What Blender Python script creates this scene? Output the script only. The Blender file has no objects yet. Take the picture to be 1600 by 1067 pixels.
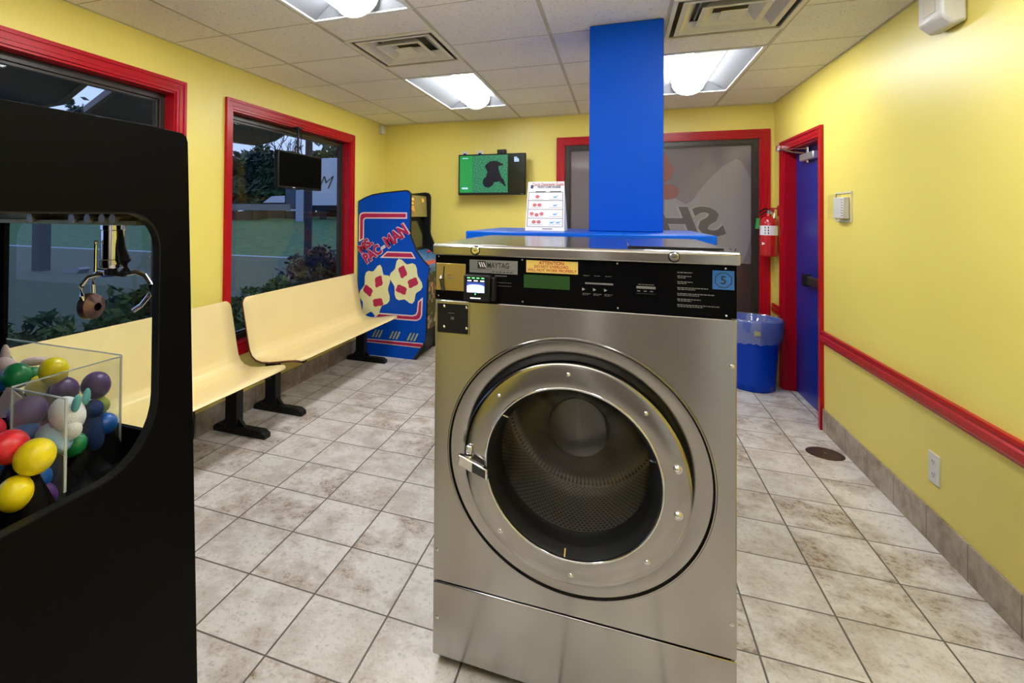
import bpy, bmesh, math, random
from mathutils import Vector, Matrix, noise
random.seed(7)
S = bpy.context.scene
COL = S.collection
PI = math.pi

# ------------------------------------------------------------------ materials
def mat(name, col, rough=.5, metal=0., coat=0., emit=None, es=0., alpha=1., spec=.5, var=0., vscale=6., bump=0., bscale=60., aniso=0.):
    m = bpy.data.materials.new(name); m.use_nodes = True
    nt = m.node_tree; b = nt.nodes['Principled BSDF']
    b.inputs['Base Color'].default_value = (*col, 1)
    b.inputs['Roughness'].default_value = rough
    b.inputs['Metallic'].default_value = metal
    b.inputs['Coat Weight'].default_value = coat
    b.inputs['Coat Roughness'].default_value = .15
    b.inputs['Alpha'].default_value = alpha
    b.inputs['Specular IOR Level'].default_value = spec
    if emit:
        b.inputs['Emission Color'].default_value = (*emit, 1); b.inputs['Emission Strength'].default_value = es
    tc = nt.nodes.new('ShaderNodeTexCoord')
    n = nt.nodes.new('ShaderNodeTexNoise'); n.inputs['Scale'].default_value = vscale; n.inputs['Detail'].default_value = 5
    nt.links.new(tc.outputs['Object'], n.inputs['Vector'])
    if var > 0:
        r = nt.nodes.new('ShaderNodeMixRGB'); r.blend_type = 'MULTIPLY'; r.inputs[0].default_value = 1
        r.inputs[1].default_value = (*col, 1)
        mr = nt.nodes.new('ShaderNodeMapRange'); mr.inputs[3].default_value = 1-var; mr.inputs[4].default_value = 1+var
        nt.links.new(n.outputs[0], mr.inputs[0]); nt.links.new(mr.outputs[0], r.inputs[2])
        nt.links.new(r.outputs[0], b.inputs['Base Color'])
    if bump > 0:
        n2 = nt.nodes.new('ShaderNodeTexNoise'); n2.inputs['Scale'].default_value = bscale; n2.inputs['Detail'].default_value = 3
        nt.links.new(tc.outputs['Object'], n2.inputs['Vector'])
        bp = nt.nodes.new('ShaderNodeBump'); bp.inputs['Strength'].default_value = bump; bp.inputs['Distance'].default_value = .004
        nt.links.new(n2.outputs[0], bp.inputs['Height']); nt.links.new(bp.outputs[0], b.inputs['Normal'])
    if aniso > 0:      # brushed sheet metal: reflections smear along the sheet's own u direction (set to run vertically)
        t = nt.nodes.new('ShaderNodeTangent'); t.direction_type = 'UV_MAP'; t.uv_map = 'UVMap'
        nt.links.new(t.outputs[0], b.inputs['Tangent']); b.inputs['Anisotropic'].default_value = aniso
    return m

def glass_mat(name, tint=(1, 1, 1), haze=0., hcol=(.8, .8, .8), ior=1.45):
    m = bpy.data.materials.new(name); m.use_nodes = True
    nt = m.node_tree; nt.nodes.clear()
    o = nt.nodes.new('ShaderNodeOutputMaterial')
    t = nt.nodes.new('ShaderNodeBsdfTransparent'); t.inputs[0].default_value = (*tint, 1)
    g = nt.nodes.new('ShaderNodeBsdfGlossy'); g.inputs['Roughness'].default_value = .02
    lw = nt.nodes.new('ShaderNodeLayerWeight'); lw.inputs[0].default_value = .5     # same from either side of the pane
    pw_ = nt.nodes.new('ShaderNodeMath'); pw_.operation = 'POWER'; pw_.inputs[1].default_value = 4.5; nt.links.new(lw.outputs['Facing'], pw_.inputs[0])
    f = nt.nodes.new('ShaderNodeMath'); f.operation = 'MULTIPLY_ADD'; f.inputs[1].default_value = .6; f.inputs[2].default_value = ((ior-1)/(ior+1))**2; nt.links.new(pw_.outputs[0], f.inputs[0])
    mx = nt.nodes.new('ShaderNodeMixShader')
    base = t.outputs[0]
    if haze > 0:
        d = nt.nodes.new('ShaderNodeBsdfPrincipled'); d.inputs['Base Color'].default_value = (*hcol, 1); d.inputs['Roughness'].default_value = .4
        m2 = nt.nodes.new('ShaderNodeMixShader'); m2.inputs[0].default_value = haze
        nt.links.new(t.outputs[0], m2.inputs[1]); nt.links.new(d.outputs[0], m2.inputs[2]); base = m2.outputs[0]
    nt.links.new(f.outputs[0], mx.inputs[0]); nt.links.new(base, mx.inputs[1]); nt.links.new(g.outputs[0], mx.inputs[2])
    nt.links.new(mx.outputs[0], o.inputs[0])
    return m

YEL = mat('yellow_paint', (.80, .68, .15), .40, var=.05, vscale=1.5, bump=.12, bscale=90)
RED = mat('red_paint', (.39, .002, .010), .3, var=.08, vscale=9, spec=.28)
BLUE = mat('blue_paint', (0, .066, .50), .42, var=.06, vscale=5, bump=.1, bscale=70, spec=.12)
NAVYDOOR = mat('door_blue', (.001, .022, .24), .3, spec=.25, var=.1, vscale=2)
BLACK = mat('black_laminate', (.0022, .002, .0017), .5, var=.2, vscale=30, spec=.05)
BLACKM = mat('black_metal', (.005, .005, .005), .45, spec=.25, bump=.1, bscale=120)
BLACKG = mat('black_gloss', (.004, .004, .005), .12)
BRONZE = mat('bronze_frame', (.022, .017, .013), .35, var=.2)
WHITEP = mat('white_plastic', (.72, .71, .68), .35)
CREAMP = mat('cream_plastic', (.66, .62, .5), .4)
CEILT = None
STEEL = mat('brushed_steel', (.40, .385, .37), .21, 1., var=.05, vscale=2, aniso=.85)
STEELTOP = mat('steel_top', (.42, .41, .40), .16, 1., var=.05)
STEELR = mat('door_steel', (.38, .365, .35), .17, 1., var=.1, vscale=12)
CHROME = mat('chrome', (.75, .75, .76), .09, 1.)
DARKST = mat('dark_steel', (.16, .16, .16), .3, 1.)
RUBBER = mat('rubber', (.006, .006, .006), .5)
BENCHY = mat('bench_laminate', (.86, .70, .33), .28, var=.04, vscale=3)
BENCHE = mat('bench_edge', (.16, .05, .02), .5, var=.3, vscale=40)
GLASS = glass_mat('window_glass', (.80, .88, .98))
CLEAR = glass_mat('clear_acrylic', (.97, .98, .98), .05, (.8, .84, .88), 1.35)
CLEARED = mat('acrylic_edge', (.65, .72, .74), .2, alpha=.6)
FLASHG = glass_mat('door_glass', (.93, .93, .93), 0, ior=1.4)
FIXR = mat('fixture_reflector', (.13, .138, .15), .35)
CAPM = mat('end_cap_plastic', (.8, .8, .8), .4, emit=(1, 1, 1), es=.7)  # faint glow stands in for lamp light coming through the caps
FIXW = mat('fixture_white', (.82, .83, .84), .4)
LENS = mat('lamp_lens', (.9, .9, .9), .4, emit=(.97, .98, 1.), es=26.)
CREAMA = mat('art_cream', (.78, .78, .42), .5)
MAGA = mat('art_magenta', (.42, .005, .075), .5)
PINKW = mat('art_pale', (.80, .66, .62), .5)
ARCB = mat('arcade_blue', (0, .065, .46), .42, spec=.15, var=.12, vscale=3)
WHITEI = mat('white_ink', (.75, .75, .75), .5)
GREYI = mat('grey_ink', (.16, .16, .16), .5)
REDI = mat('red_ink', (.40, .012, .02), .5)
NAVYI = mat('navy_ink', (.02, .03, .15), .5)
BLACKI = mat('black_ink', (.01, .01, .01), .5)
BLUEI = mat('blue_ink', (.12, .38, .75), .5)
YELST = mat('yellow_sticker', (.80, .60, .16), .45)
BRASS = mat('brass_plate', (.55, .43, .16), .3, .9, var=.1)
PAPER = mat('paper_white', (.82, .81, .84), .5)

def floor_mat():
    m = bpy.data.materials.new('floor_tile'); m.use_nodes = True
    nt = m.node_tree; N = nt.nodes; L = nt.links; b = N['Principled BSDF']
    g = N.new('ShaderNodeNewGeometry'); sp = N.new('ShaderNodeSeparateXYZ'); L.new(g.outputs['Position'], sp.inputs[0])
    def math_(op, a, bb=None):
        n = N.new('ShaderNodeMath'); n.operation = op
        for i, v in enumerate((a, bb)):
            if v is None: continue
            if isinstance(v, (int, float)): n.inputs[i].default_value = v
            else: L.new(v, n.inputs[i])
        return n.outputs[0]
    s = .2988
    u = math_('DIVIDE', math_('SUBTRACT', sp.outputs[0], -1.356), s); v = math_('DIVIDE', math_('SUBTRACT', sp.outputs[1], 1.737), s)
    fu, fv = math_('FRACT', u), math_('FRACT', v)
    du = math_('MINIMUM', fu, math_('SUBTRACT', 1, fu)); dv = math_('MINIMUM', fv, math_('SUBTRACT', 1, fv))
    d = math_('MINIMUM', du, dv)
    gr = N.new('ShaderNodeMapRange'); gr.inputs[1].default_value = .0085; gr.inputs[2].default_value = .014; L.new(d, gr.inputs[0])
    cid = N.new('ShaderNodeCombineXYZ'); L.new(math_('FLOOR', u), cid.inputs[0]); L.new(math_('FLOOR', v), cid.inputs[1])
    wn = N.new('ShaderNodeTexWhiteNoise'); wn.noise_dimensions = '3D'; L.new(cid.outputs[0], wn.inputs['Vector'])
    off = N.new('ShaderNodeVectorMath'); off.operation = 'MULTIPLY_ADD'
    L.new(wn.outputs['Color'], off.inputs[0]); off.inputs[1].default_value = (7, 7, 7); L.new(g.outputs['Position'], off.inputs[2])
    n1 = N.new('ShaderNodeTexNoise'); n1.inputs['Scale'].default_value = 5.5; n1.inputs['Detail'].default_value = 9; n1.inputs['Roughness'].default_value = .68; L.new(off.outputs[0], n1.inputs['Vector'])
    n2 = N.new('ShaderNodeTexNoise'); n2.inputs['Scale'].default_value = 45; n2.inputs['Detail'].default_value = 8; n2.inputs['Roughness'].default_value = .75; L.new(off.outputs[0], n2.inputs['Vector'])
    n3 = N.new('ShaderNodeTexNoise'); n3.inputs['Scale'].default_value = 1.1; n3.inputs['Detail'].default_value = 3; L.new(g.outputs['Position'], n3.inputs['Vector'])
    # stain amount: per tile strength * patch noise * grain
    st = N.new('ShaderNodeMapRange'); st.inputs[1].default_value = .44; st.inputs[2].default_value = .58; L.new(n1.outputs[0], st.inputs[0])
    gn = N.new('ShaderNodeMapRange'); gn.inputs[1].default_value = .36; gn.inputs[2].default_value = .60; L.new(n2.outputs[0], gn.inputs[0])
    am = math_('MULTIPLY', math_('MULTIPLY', st.outputs[0], gn.outputs[0]), math_('MULTIPLY_ADD', wn.outputs['Value'], .65))
    am.node.inputs[2].default_value = .35
    c1 = N.new('ShaderNodeMixRGB'); c1.inputs[1].default_value = (.72, .69, .65, 1); c1.inputs[2].default_value = (.25, .165, .095, 1); L.new(am, c1.inputs[0])
    fn = N.new('ShaderNodeMapRange'); fn.inputs[1].default_value = .38; fn.inputs[2].default_value = .48; fn.inputs[3].default_value = .52; fn.inputs[4].default_value = 0; L.new(n2.outputs[0], fn.inputs[0])
    c2 = N.new('ShaderNodeMixRGB'); c2.inputs[2].default_value = (.30, .27, .24, 1); L.new(fn.outputs[0], c2.inputs[0]); L.new(c1.outputs[0], c2.inputs[1])
    c3 = N.new('ShaderNodeMixRGB'); c3.blend_type = 'MULTIPLY'; c3.inputs[0].default_value = 1; L.new(c2.outputs[0], c3.inputs[1])
    br = N.new('ShaderNodeMapRange'); br.inputs[1].default_value = .3; br.inputs[2].default_value = .7; br.inputs[3].default_value = .82; br.inputs[4].default_value = 1.1; L.new(n3.outputs[0], br.inputs[0]); L.new(br.outputs[0], c3.inputs[2])
    c4 = N.new('ShaderNodeMixRGB'); c4.inputs[1].default_value = (.085, .075, .065, 1); L.new(gr.outputs[0], c4.inputs[0]); L.new(c3.outputs[0], c4.inputs[2])
    L.new(c4.outputs[0], b.inputs['Base Color'])
    b.inputs['Roughness'].default_value = .36
    bp = N.new('ShaderNodeBump'); bp.inputs['Strength'].default_value = .25; bp.inputs['Distance'].default_value = .003
    L.new(math_('ADD', gr.outputs[0], math_('MULTIPLY', n2.outputs[0], .5)), bp.inputs['Height']); L.new(bp.outputs[0], b.inputs['Normal'])
    return m
FLOORM = floor_mat()

def base_mat():
    m = mat('base_tile', (.36, .30, .235), .45)
    nt = m.node_tree; N = nt.nodes; L = nt.links; b = N['Principled BSDF']
    g = N.new('ShaderNodeNewGeometry'); sp = N.new('ShaderNodeSeparateXYZ'); L.new(g.outputs['Position'], sp.inputs[0])
    a = N.new('ShaderNodeMath'); a.operation = 'ADD'; L.new(sp.outputs[0], a.inputs[0]); L.new(sp.outputs[1], a.inputs[1])
    dv = N.new('ShaderNodeMath'); dv.operation = 'DIVIDE'; dv.inputs[1].default_value = .2988; L.new(a.outputs[0], dv.inputs[0])
    fr = N.new('ShaderNodeMath'); fr.operation = 'FRACT'; L.new(dv.outputs[0], fr.inputs[0])
    c = N.new('ShaderNodeMath'); c.operation = 'COMPARE'; c.inputs[1].default_value = .5; c.inputs[2].default_value = .012; L.new(fr.outputs[0], c.inputs[0])
    fl = N.new('ShaderNodeMath'); fl.operation = 'FLOOR'; L.new(dv.outputs[0], fl.inputs[0])
    n = N.new('ShaderNodeTexNoise'); n.inputs['Scale'].default_value = 9; n.inputs['Detail'].default_value = 9; n.inputs['Roughness'].default_value = .7; L.new(g.outputs['Position'], n.inputs['Vector'])
    r = N.new('ShaderNodeMixRGB'); r.inputs[1].default_value = (.42, .36, .29, 1); r.inputs[2].default_value = (.22, .17, .115, 1)
    mr = N.new('ShaderNodeMapRange'); mr.inputs[1].default_value = .4; mr.inputs[2].default_value = .65; L.new(n.outputs[0], mr.inputs[0]); L.new(mr.outputs[0], r.inputs[0])
    r2 = N.new('ShaderNodeMixRGB'); r2.inputs[2].default_value = (.16, .14, .12, 1); L.new(c.outputs[0], r2.inputs[0]); L.new(r.outputs[0], r2.inputs[1])
    L.new(r2.outputs[0], b.inputs['Base Color'])
    return m
BASEM = base_mat()

def ceil_mat():
    m = mat('ceiling_tile', (.72, .68, .58), .9)
    nt = m.node_tree; N = nt.nodes; L = nt.links; b = N['Principled BSDF']
    g = N.new('ShaderNodeNewGeometry')
    n = N.new('ShaderNodeTexNoise'); n.inputs['Scale'].default_value = 110; n.inputs['Detail'].default_value = 4; L.new(g.outputs['Position'], n.inputs['Vector'])
    n2 = N.new('ShaderNodeTexNoise'); n2.inputs['Scale'].default_value = 1.2; L.new(g.outputs['Position'], n2.inputs['Vector'])
    mr = N.new('ShaderNodeMapRange'); mr.inputs[1].default_value = .30; mr.inputs[2].default_value = .40; mr.inputs[3].default_value = .6; mr.inputs[4].default_value = 1; L.new(n.outputs[0], mr.inputs[0])
    m2 = N.new('ShaderNodeMapRange'); m2.inputs[3].default_value = .88; m2.inputs[4].default_value = 1.1; L.new(n2.outputs[0], m2.inputs[0])
    mm = N.new('ShaderNodeMath'); mm.operation = 'MULTIPLY'; L.new(mr.outputs[0], mm.inputs[0]); L.new(m2.outputs[0], mm.inputs[1])
    c = N.new('ShaderNodeMixRGB'); c.blend_type = 'MULTIPLY'; c.inputs[0].default_value = 1; c.inputs[1].default_value = (.93, .905, .86, 1); L.new(mm.outputs[0], c.inputs[2])
    L.new(c.outputs[0], b.inputs['Base Color'])
    return m
CEILT = ceil_mat()

def dots_mat():
    m = mat('perforated_drum', (.30, .29, .27), .3, 1.)
    nt = m.node_tree; N = nt.nodes; L = nt.links; b = N['Principled BSDF']
    tc = N.new('ShaderNodeTexCoord'); mp = N.new('ShaderNodeMapping'); mp.inputs['Scale'].default_value = (118, 58, 1)
    mp.inputs['Rotation'].default_value = (0, 0, 0)
    L.new(tc.outputs['UV'], mp.inputs[0])
    sp = N.new('ShaderNodeSeparateXYZ'); L.new(mp.outputs[0], sp.inputs[0])
    def M_(op, a, bb=None, c=None):
        n = N.new('ShaderNodeMath'); n.operation = op
        for i, v in enumerate((a, bb, c)):
            if v is None: continue
            if isinstance(v, (int, float)): n.inputs[i].default_value = v
            else: L.new(v, n.inputs[i])
        return n.outputs[0]
    row = M_('FLOOR', sp.outputs[1]); x = M_('MULTIPLY_ADD', row, .5, sp.outputs[0])
    fx = M_('SUBTRACT', M_('FRACT', x), .5); fy = M_('SUBTRACT', M_('FRACT', sp.outputs[1]), .5)
    r = M_('SQRT', M_('ADD', M_('MULTIPLY', fx, fx), M_('MULTIPLY', fy, fy)))
    k = M_('LESS_THAN', r, .27)
    c = N.new('ShaderNodeMixRGB'); c.inputs[1].default_value = (.36, .345, .32, 1); c.inputs[2].default_value = (.012, .012, .012, 1); L.new(k, c.inputs[0])
    L.new(c.outputs[0], b.inputs['Base Color'])
    return m
PERF = dots_mat()

def grassy(name, c1, c2, scale, emit=0.):
    m = mat(name, c1, .8)
    nt = m.node_tree; N = nt.nodes; L = nt.links; b = N['Principled BSDF']
    g = N.new('ShaderNodeNewGeometry')
    n = N.new('ShaderNodeTexNoise'); n.inputs['Scale'].default_value = scale; n.inputs['Detail'].default_value = 8; n.inputs['Roughness'].default_value = .7; L.new(g.outputs['Position'], n.inputs['Vector'])
    mr = N.new('ShaderNodeMapRange'); mr.inputs[1].default_value = .4; mr.inputs[2].default_value = .6; L.new(n.outputs[0], mr.inputs[0])
    c = N.new('ShaderNodeMixRGB'); c.inputs[1].default_value = (*c1, 1); c.inputs[2].default_value = (*c2, 1); L.new(mr.outputs[0], c.inputs[0])
    L.new(c.outputs[0], b.inputs['Base Color'])
    if emit:
        L.new(c.outputs[0], b.inputs['Emission Color']); b.inputs['Emission Strength'].default_value = emit
    return m

# ------------------------------------------------------------------ mesh builder
class MB:
    def __init__(s): s.v = []; s.f = []; s.uv = {}
    def add(s, vs, fs):
        k = len(s.v); s.v += [tuple(x) for x in vs]; s.f += [tuple(i+k for i in f) for f in fs]; return s
    def box(s, x0, x1, y0, y1, z0, z1):
        return s.add([(x0,y0,z0),(x1,y0,z0),(x1,y1,z0),(x0,y1,z0),(x0,y0,z1),(x1,y0,z1),(x1,y1,z1),(x0,y1,z1)],
                     [(3,2,1,0),(4,5,6,7),(0,1,5,4),(1,2,6,5),(2,3,7,6),(3,0,4,7)])
    def prism(s, pts, axis, a0, a1):
        """polygon extruded along an axis; pts in the other two coordinates"""
        def P(p, a):
            return {'x': (a, p[0], p[1]), 'y': (p[0], a, p[1]), 'z': (p[0], p[1], a)}[axis]
        n = len(pts)
        return s.add([P(p, a0) for p in pts] + [P(p, a1) for p in pts],
                     [tuple(range(n)), tuple(range(2*n-1, n-1, -1))] + [(i, i+n, (i+1) % n + n, (i+1) % n) for i in range(n)])
    def flat(s, pts, axis, a):
        def P(p):
            return {'x': (a, p[0], p[1]), 'y': (p[0], a, p[1]), 'z': (p[0], p[1], a)}[axis]
        return s.add([P(p) for p in pts], [tuple(range(len(pts)))])
    def lathe(s, prof, c, axis='z', n=32, a0=0., a1=2*PI, cap=False):
        """prof: (radius, height) pairs; spins round an axis through c"""
        full = abs(a1-a0-2*PI) < 1e-6; m = n if full else n+1
        vs = []
        for (r, h) in prof:
            for i in range(m):
                a = a0+(a1-a0)*i/n; u, w = r*math.cos(a), r*math.sin(a)
                vs.append({'z': (c[0]+u, c[1]+w, c[2]+h), 'y': (c[0]+u, c[1]+h, c[2]+w), 'x': (c[0]+h, c[1]+u, c[2]+w)}[axis])
        fs = []
        for j in range(len(prof)-1):
            for i in range(n):
                i2 = (i+1) % m
                fs.append((j*m+i, j*m+i2, (j+1)*m+i2, (j+1)*m+i))
        if cap:
            fs.append(tuple(range(m))); fs.append(tuple(range(len(prof)*m-1, (len(prof)-1)*m-1, -1)))
        return s.add(vs, fs)
    def cyl(s, c, r, h, axis='z', n=24): return s.lathe([(r, 0), (r, h)], c, axis, n, cap=True)
    def tube(s, pts, r, n=10):
        pts = [Vector(p) for p in pts]; rings = []; up = Vector((0, 0, 1))
        for i, p in enumerate(pts):
            t = (pts[min(i+1, len(pts)-1)]-pts[max(i-1, 0)]).normalized()
            a = t.cross(up)
            if a.length < .05: a = t.cross(Vector((1, 0, 0)))
            a.normalize(); b = a.cross(t)
            rr = r[i] if isinstance(r, (list, tuple)) else r
            rings.append([p+a*(rr*math.cos(2*PI*k/n))+b*(rr*math.sin(2*PI*k/n)) for k in range(n)])
        vs = [q for g in rings for q in g]; fs = []
        for j in range(len(pts)-1):
            for k in range(n): fs.append((j*n+k, j*n+(k+1) % n, (j+1)*n+(k+1) % n, (j+1)*n+k))
        fs.append(tuple(range(n-1, -1, -1))); fs.append(tuple(range((len(pts)-1)*n, len(pts)*n)))
        return s.add(vs, fs)
    def ellip(s, c, r, rot=None, nu=24, nv=14):
        vs = []; fs = []
        R = rot or Matrix.Identity(3)
        for j in range(nv+1):
            th = PI*j/nv
            for i in range(nu):
                a = 2*PI*i/nu
                p = R @ Vector((r[0]*math.sin(th)*math.cos(a), r[1]*math.sin(th)*math.sin(a), r[2]*math.cos(th)))
                vs.append((c[0]+p.x, c[1]+p.y, c[2]+p.z))
        for j in range(nv):
            for i in range(nu): fs.append((j*nu+i, (j+1)*nu+i, (j+1)*nu+(i+1) % nu, j*nu+(i+1) % nu))
        return s.add(vs, fs)
    def holed(s, outer, inner, axis, a0, a1, n=72):
        """plate between two star-shaped outlines, thick from a0 to a1"""
        cx = sum(p[0] for p in inner)/len(inner); cy = sum(p[1] for p in inner)/len(inner)
        angs = sorted(set([round(math.atan2(p[1]-cy, p[0]-cx), 5) for p in outer+inner] + [round(-PI+2*PI*i/n, 5) for i in range(n)]))
        def cast(poly, a):
            d = (math.cos(a), math.sin(a)); best = 0
            for i in range(len(poly)):
                p, q = poly[i], poly[(i+1) % len(poly)]
                ex, ey = q[0]-p[0], q[1]-p[1]; den = d[0]*ey-d[1]*ex
                if abs(den) < 1e-12: continue
                t = ((p[0]-cx)*ey-(p[1]-cy)*ex)/den; u = ((p[0]-cx)*d[1]-(p[1]-cy)*d[0])/den
                if t > 0 and -1e-4 <= u <= 1+1e-4: best = max(best, t)
            return (cx+d[0]*best, cy+d[1]*best)
        o = [cast(outer, a) for a in angs]; i_ = [cast(inner, a) for a in angs]; m = len(angs)
        def P(p, a): return {'x': (a, p[0], p[1]), 'y': (p[0], a, p[1]), 'z': (p[0], p[1], a)}[axis]
        vs = [P(p, a0) for p in o]+[P(p, a0) for p in i_]+[P(p, a1) for p in o]+[P(p, a1) for p in i_]
        fs = []
        for k in range(m):
            l = (k+1) % m
            fs += [(k, l, m+l, m+k), (2*m+k, 3*m+k, 3*m+l, 2*m+l), (k, 2*m+k, 2*m+l, l), (m+k, m+l, 3*m+l, 3*m+k)]
        return s.add(vs, fs)

OFF = {}
def link(o, parent=None, off=None):
    COL.objects.link(o)
    if parent is not None: o.parent = parent; OFF[o.name] = OFF.get(parent.name, Vector((0, 0, 0)))
    return o
def finish(me, mb_smooth, keep=False):
    bm = bmesh.new(); bm.from_mesh(me)
    if not keep: bmesh.ops.remove_doubles(bm, verts=bm.verts, dist=1e-6)
    bmesh.ops.recalc_face_normals(bm, faces=bm.faces); bm.to_mesh(me); bm.free()
    if mb_smooth:
        for p in me.polygons: p.use_smooth = True
        try: me.set_sharp_from_angle(angle=math.radians(mb_smooth))
        except Exception: pass
def obj(name, mb, m, parent=None, smooth=0, bevel=0., loc=None, keep=False):
    """one mesh object; vertices are given in room coordinates and made local to the thing's base"""
    off = OFF.get(parent.name, Vector((0, 0, 0))) if parent is not None else Vector(loc or (0, 0, 0))
    me = bpy.data.meshes.new(name); me.from_pydata([(x-off.x, y-off.y, z-off.z) for x, y, z in mb.v], [], mb.f)
    finish(me, smooth, keep)
    for mm in (m if isinstance(m, (list, tuple)) else [m]): me.materials.append(mm)
    o = bpy.data.objects.new(name, me); link(o, parent)
    if parent is None: o.location = off; OFF[o.name] = off
    if bevel:
        b = o.modifiers.new('bevel', 'BEVEL'); b.width = bevel; b.segments = 2; b.limit_method = 'ANGLE'; b.angle_limit = math.radians(40)
        if not smooth:
            for p in me.polygons: p.use_smooth = True
            try: me.set_sharp_from_angle(angle=math.radians(30))
            except Exception: pass
    return o
def tag(o, label, cat, group=None, kind=None):
    o['label'] = label
    if cat: o['category'] = cat
    if group: o['group'] = group
    if kind: o['kind'] = kind
    return o
def thing(name, loc, label, cat, group=None):
    o = bpy.data.objects.new(name, None); o.empty_display_size = .1; COL.objects.link(o); o.location = loc; OFF[o.name] = Vector(loc)
    return tag(o, label, cat, group)
def struct(name, mb, m, label=None, **k):
    o = obj(name, mb, m, **k); o['kind'] = 'structure'
    if label: o['label'] = label
    return o
def copy_tree(o, parent=None):
    c = o.copy(); COL.objects.link(c)
    if parent is not None: c.parent = parent
    for ch in [x for x in bpy.data.objects if x.parent == o and x != c]: copy_tree(ch, c)
    return c
def text(name, s, m, parent, pos, size, frame='-y', width=None, rot=0., offset=0., mirror=False, align='LEFT', depth=0.0, shear=0., sx=1.):
    """real lettering as a mesh; frame names the face it stands on"""
    cu = bpy.data.curves.new('t', 'FONT'); cu.body = s; cu.size = 1; cu.offset = offset; cu.align_x = align; cu.shear = shear
    cu.resolution_u = 3; cu.extrude = 0
    t = bpy.data.objects.new('t', cu); COL.objects.link(t)
    bpy.context.view_layer.update()
    dg = bpy.context.evaluated_depsgraph_get()
    me = bpy.data.meshes.new_from_object(t.evaluated_get(dg)); bpy.data.objects.remove(t)
    xs = [v.co.x for v in me.vertices]; w = max(xs)-min(xs)
    k = size*sx if width is None else width/w
    ky = size
    x0 = min(xs) if align == 'LEFT' else (min(xs)+max(xs))/2
    R = Matrix.Rotation(rot, 3, 'Z')
    off = OFF.get(parent.name, Vector((0, 0, 0)))
    F = {'-y': Matrix(((1,0,0),(0,0,-1),(0,1,0))), '+x': Matrix(((0,0,1),(1,0,0),(0,1,0))), '+z': Matrix.Identity(3)}[frame]
    for v in me.vertices:
        p = Vector(((v.co.x-x0)*k*(-1 if mirror else 1), v.co.y*ky, 0)); p = F @ (R @ p)
        v.co = p+Vector(pos)-off
    me.materials.clear(); me.materials.append(m)
    o = bpy.data.objects.new(name, me); link(o, parent); return o
def circle(cx, cy, r, n=48): return [(cx+r*math.cos(2*PI*i/n), cy+r*math.sin(2*PI*i/n)) for i in range(n)]
def rrect(x0, x1, y0, y1, r, n=6):
    rs = r if isinstance(r, (list, tuple)) else [r]*4   # order: (x1,y1) (x0,y1) (x0,y0) (x1,y0)
    out = []
    for (cx, cy, a, rr) in ((x1, y1, 0, rs[0]), (x0, y1, PI/2, rs[1]), (x0, y0, PI, rs[2]), (x1, y0, 3*PI/2, rs[3])):
        sx = -1 if cx == x1 else 1; sy = -1 if cy == y1 else 1
        for i in range(n+1):
            t = a+PI/2*i/n; out.append((cx+sx*rr+rr*math.cos(t), cy+sy*rr+rr*math.sin(t)))
    return out

# ------------------------------------------------------------------ room shell
XL, XR, YB, YF, ZC = -2.4955, 1.3003, 5.54, -.9, 2.449
T = .125
struct('floor', MB().box(XL-T, XR+T, YF, YB+.02, -.05, 0), FLOORM, 'beige stained stone-look tile floor in square tiles')
# left wall with two window openings
W1 = (-.7, 2.447, .50, 2.158); W2 = (2.947, 4.682, .50, 2.15)
mb = MB()
for (y0, y1, z0, z1) in ((YF, YB+T, 0, .5), (YF, YB+T, 2.158, ZC+.1), (YF, W1[0], .5, 2.158), (W1[1], W2[0], .5, 2.158), (W2[1], YB+T, .5, 2.158), (W2[0], W2[1], 2.15, 2.158)):
    mb.box(XL-T, XL, y0, y1, z0, z1)
struct('wall_left', mb, YEL, 'yellow painted wall with two red framed windows')
mb = MB()
PW = (-.51, 1.198, .35, 2.15)
for (x0, x1, z0, z1) in ((XL, XR+T, 0, .35), (XL, XR+T, 2.15, ZC+.1), (XL, PW[0], .35, 2.15), (PW[1], XR+T, .35, 2.15)):
    mb.box(x0, x1, YB, YB+T, z0, z1)
struct('wall_back', mb, YEL, 'yellow painted end wall with a red framed poster window')
DR = (4.40, 5.225, 1.99)
mb = MB()
for (y0, y1, z0, z1) in ((YF, DR[0], 0, ZC+.1), (DR[1], YB, 0, ZC+.1), (DR[0], DR[1], DR[2], ZC+.1)):
    mb.box(XR, XR+T, y0, y1, z0, z1)
struct('wall_right', mb, YEL, 'plain yellow painted wall with a red chair rail')
# the wall behind the viewer, with added panels for the washer to reflect
GREYW = mat('taupe_panel', (.20, .18, .16), .5, var=.1, vscale=1)
PALEW = mat('pale_panel', (.70, .74, .82), .5, var=.1, vscale=1)
struct('wall_front', MB().box(XL, XR, YF-.1, YF, 0, ZC+.1), YEL, 'yellow wall behind the viewer')
struct('reflection_panel_taupe', MB().box(-.90, .56, YF, YF+.06, 0, ZC-.005), GREYW, 'added taupe panel behind the viewer for the washer to reflect')
struct('reflection_panel_pale', MB().box(.56, XR, YF, YF+.06, 0, ZC-.005), PALEW, 'added pale panel behind the viewer for the washer to reflect')

struct('reflection_strip', MB().box(-.20, -.11, YF+.06, YF+.09, 0, 2.2), mat('reflection_strip_pale', (.9, .9, .92), .5), 'added pale strip behind the viewer for the washer to reflect')  # strip added to put a bright upright streak in the steel
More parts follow.
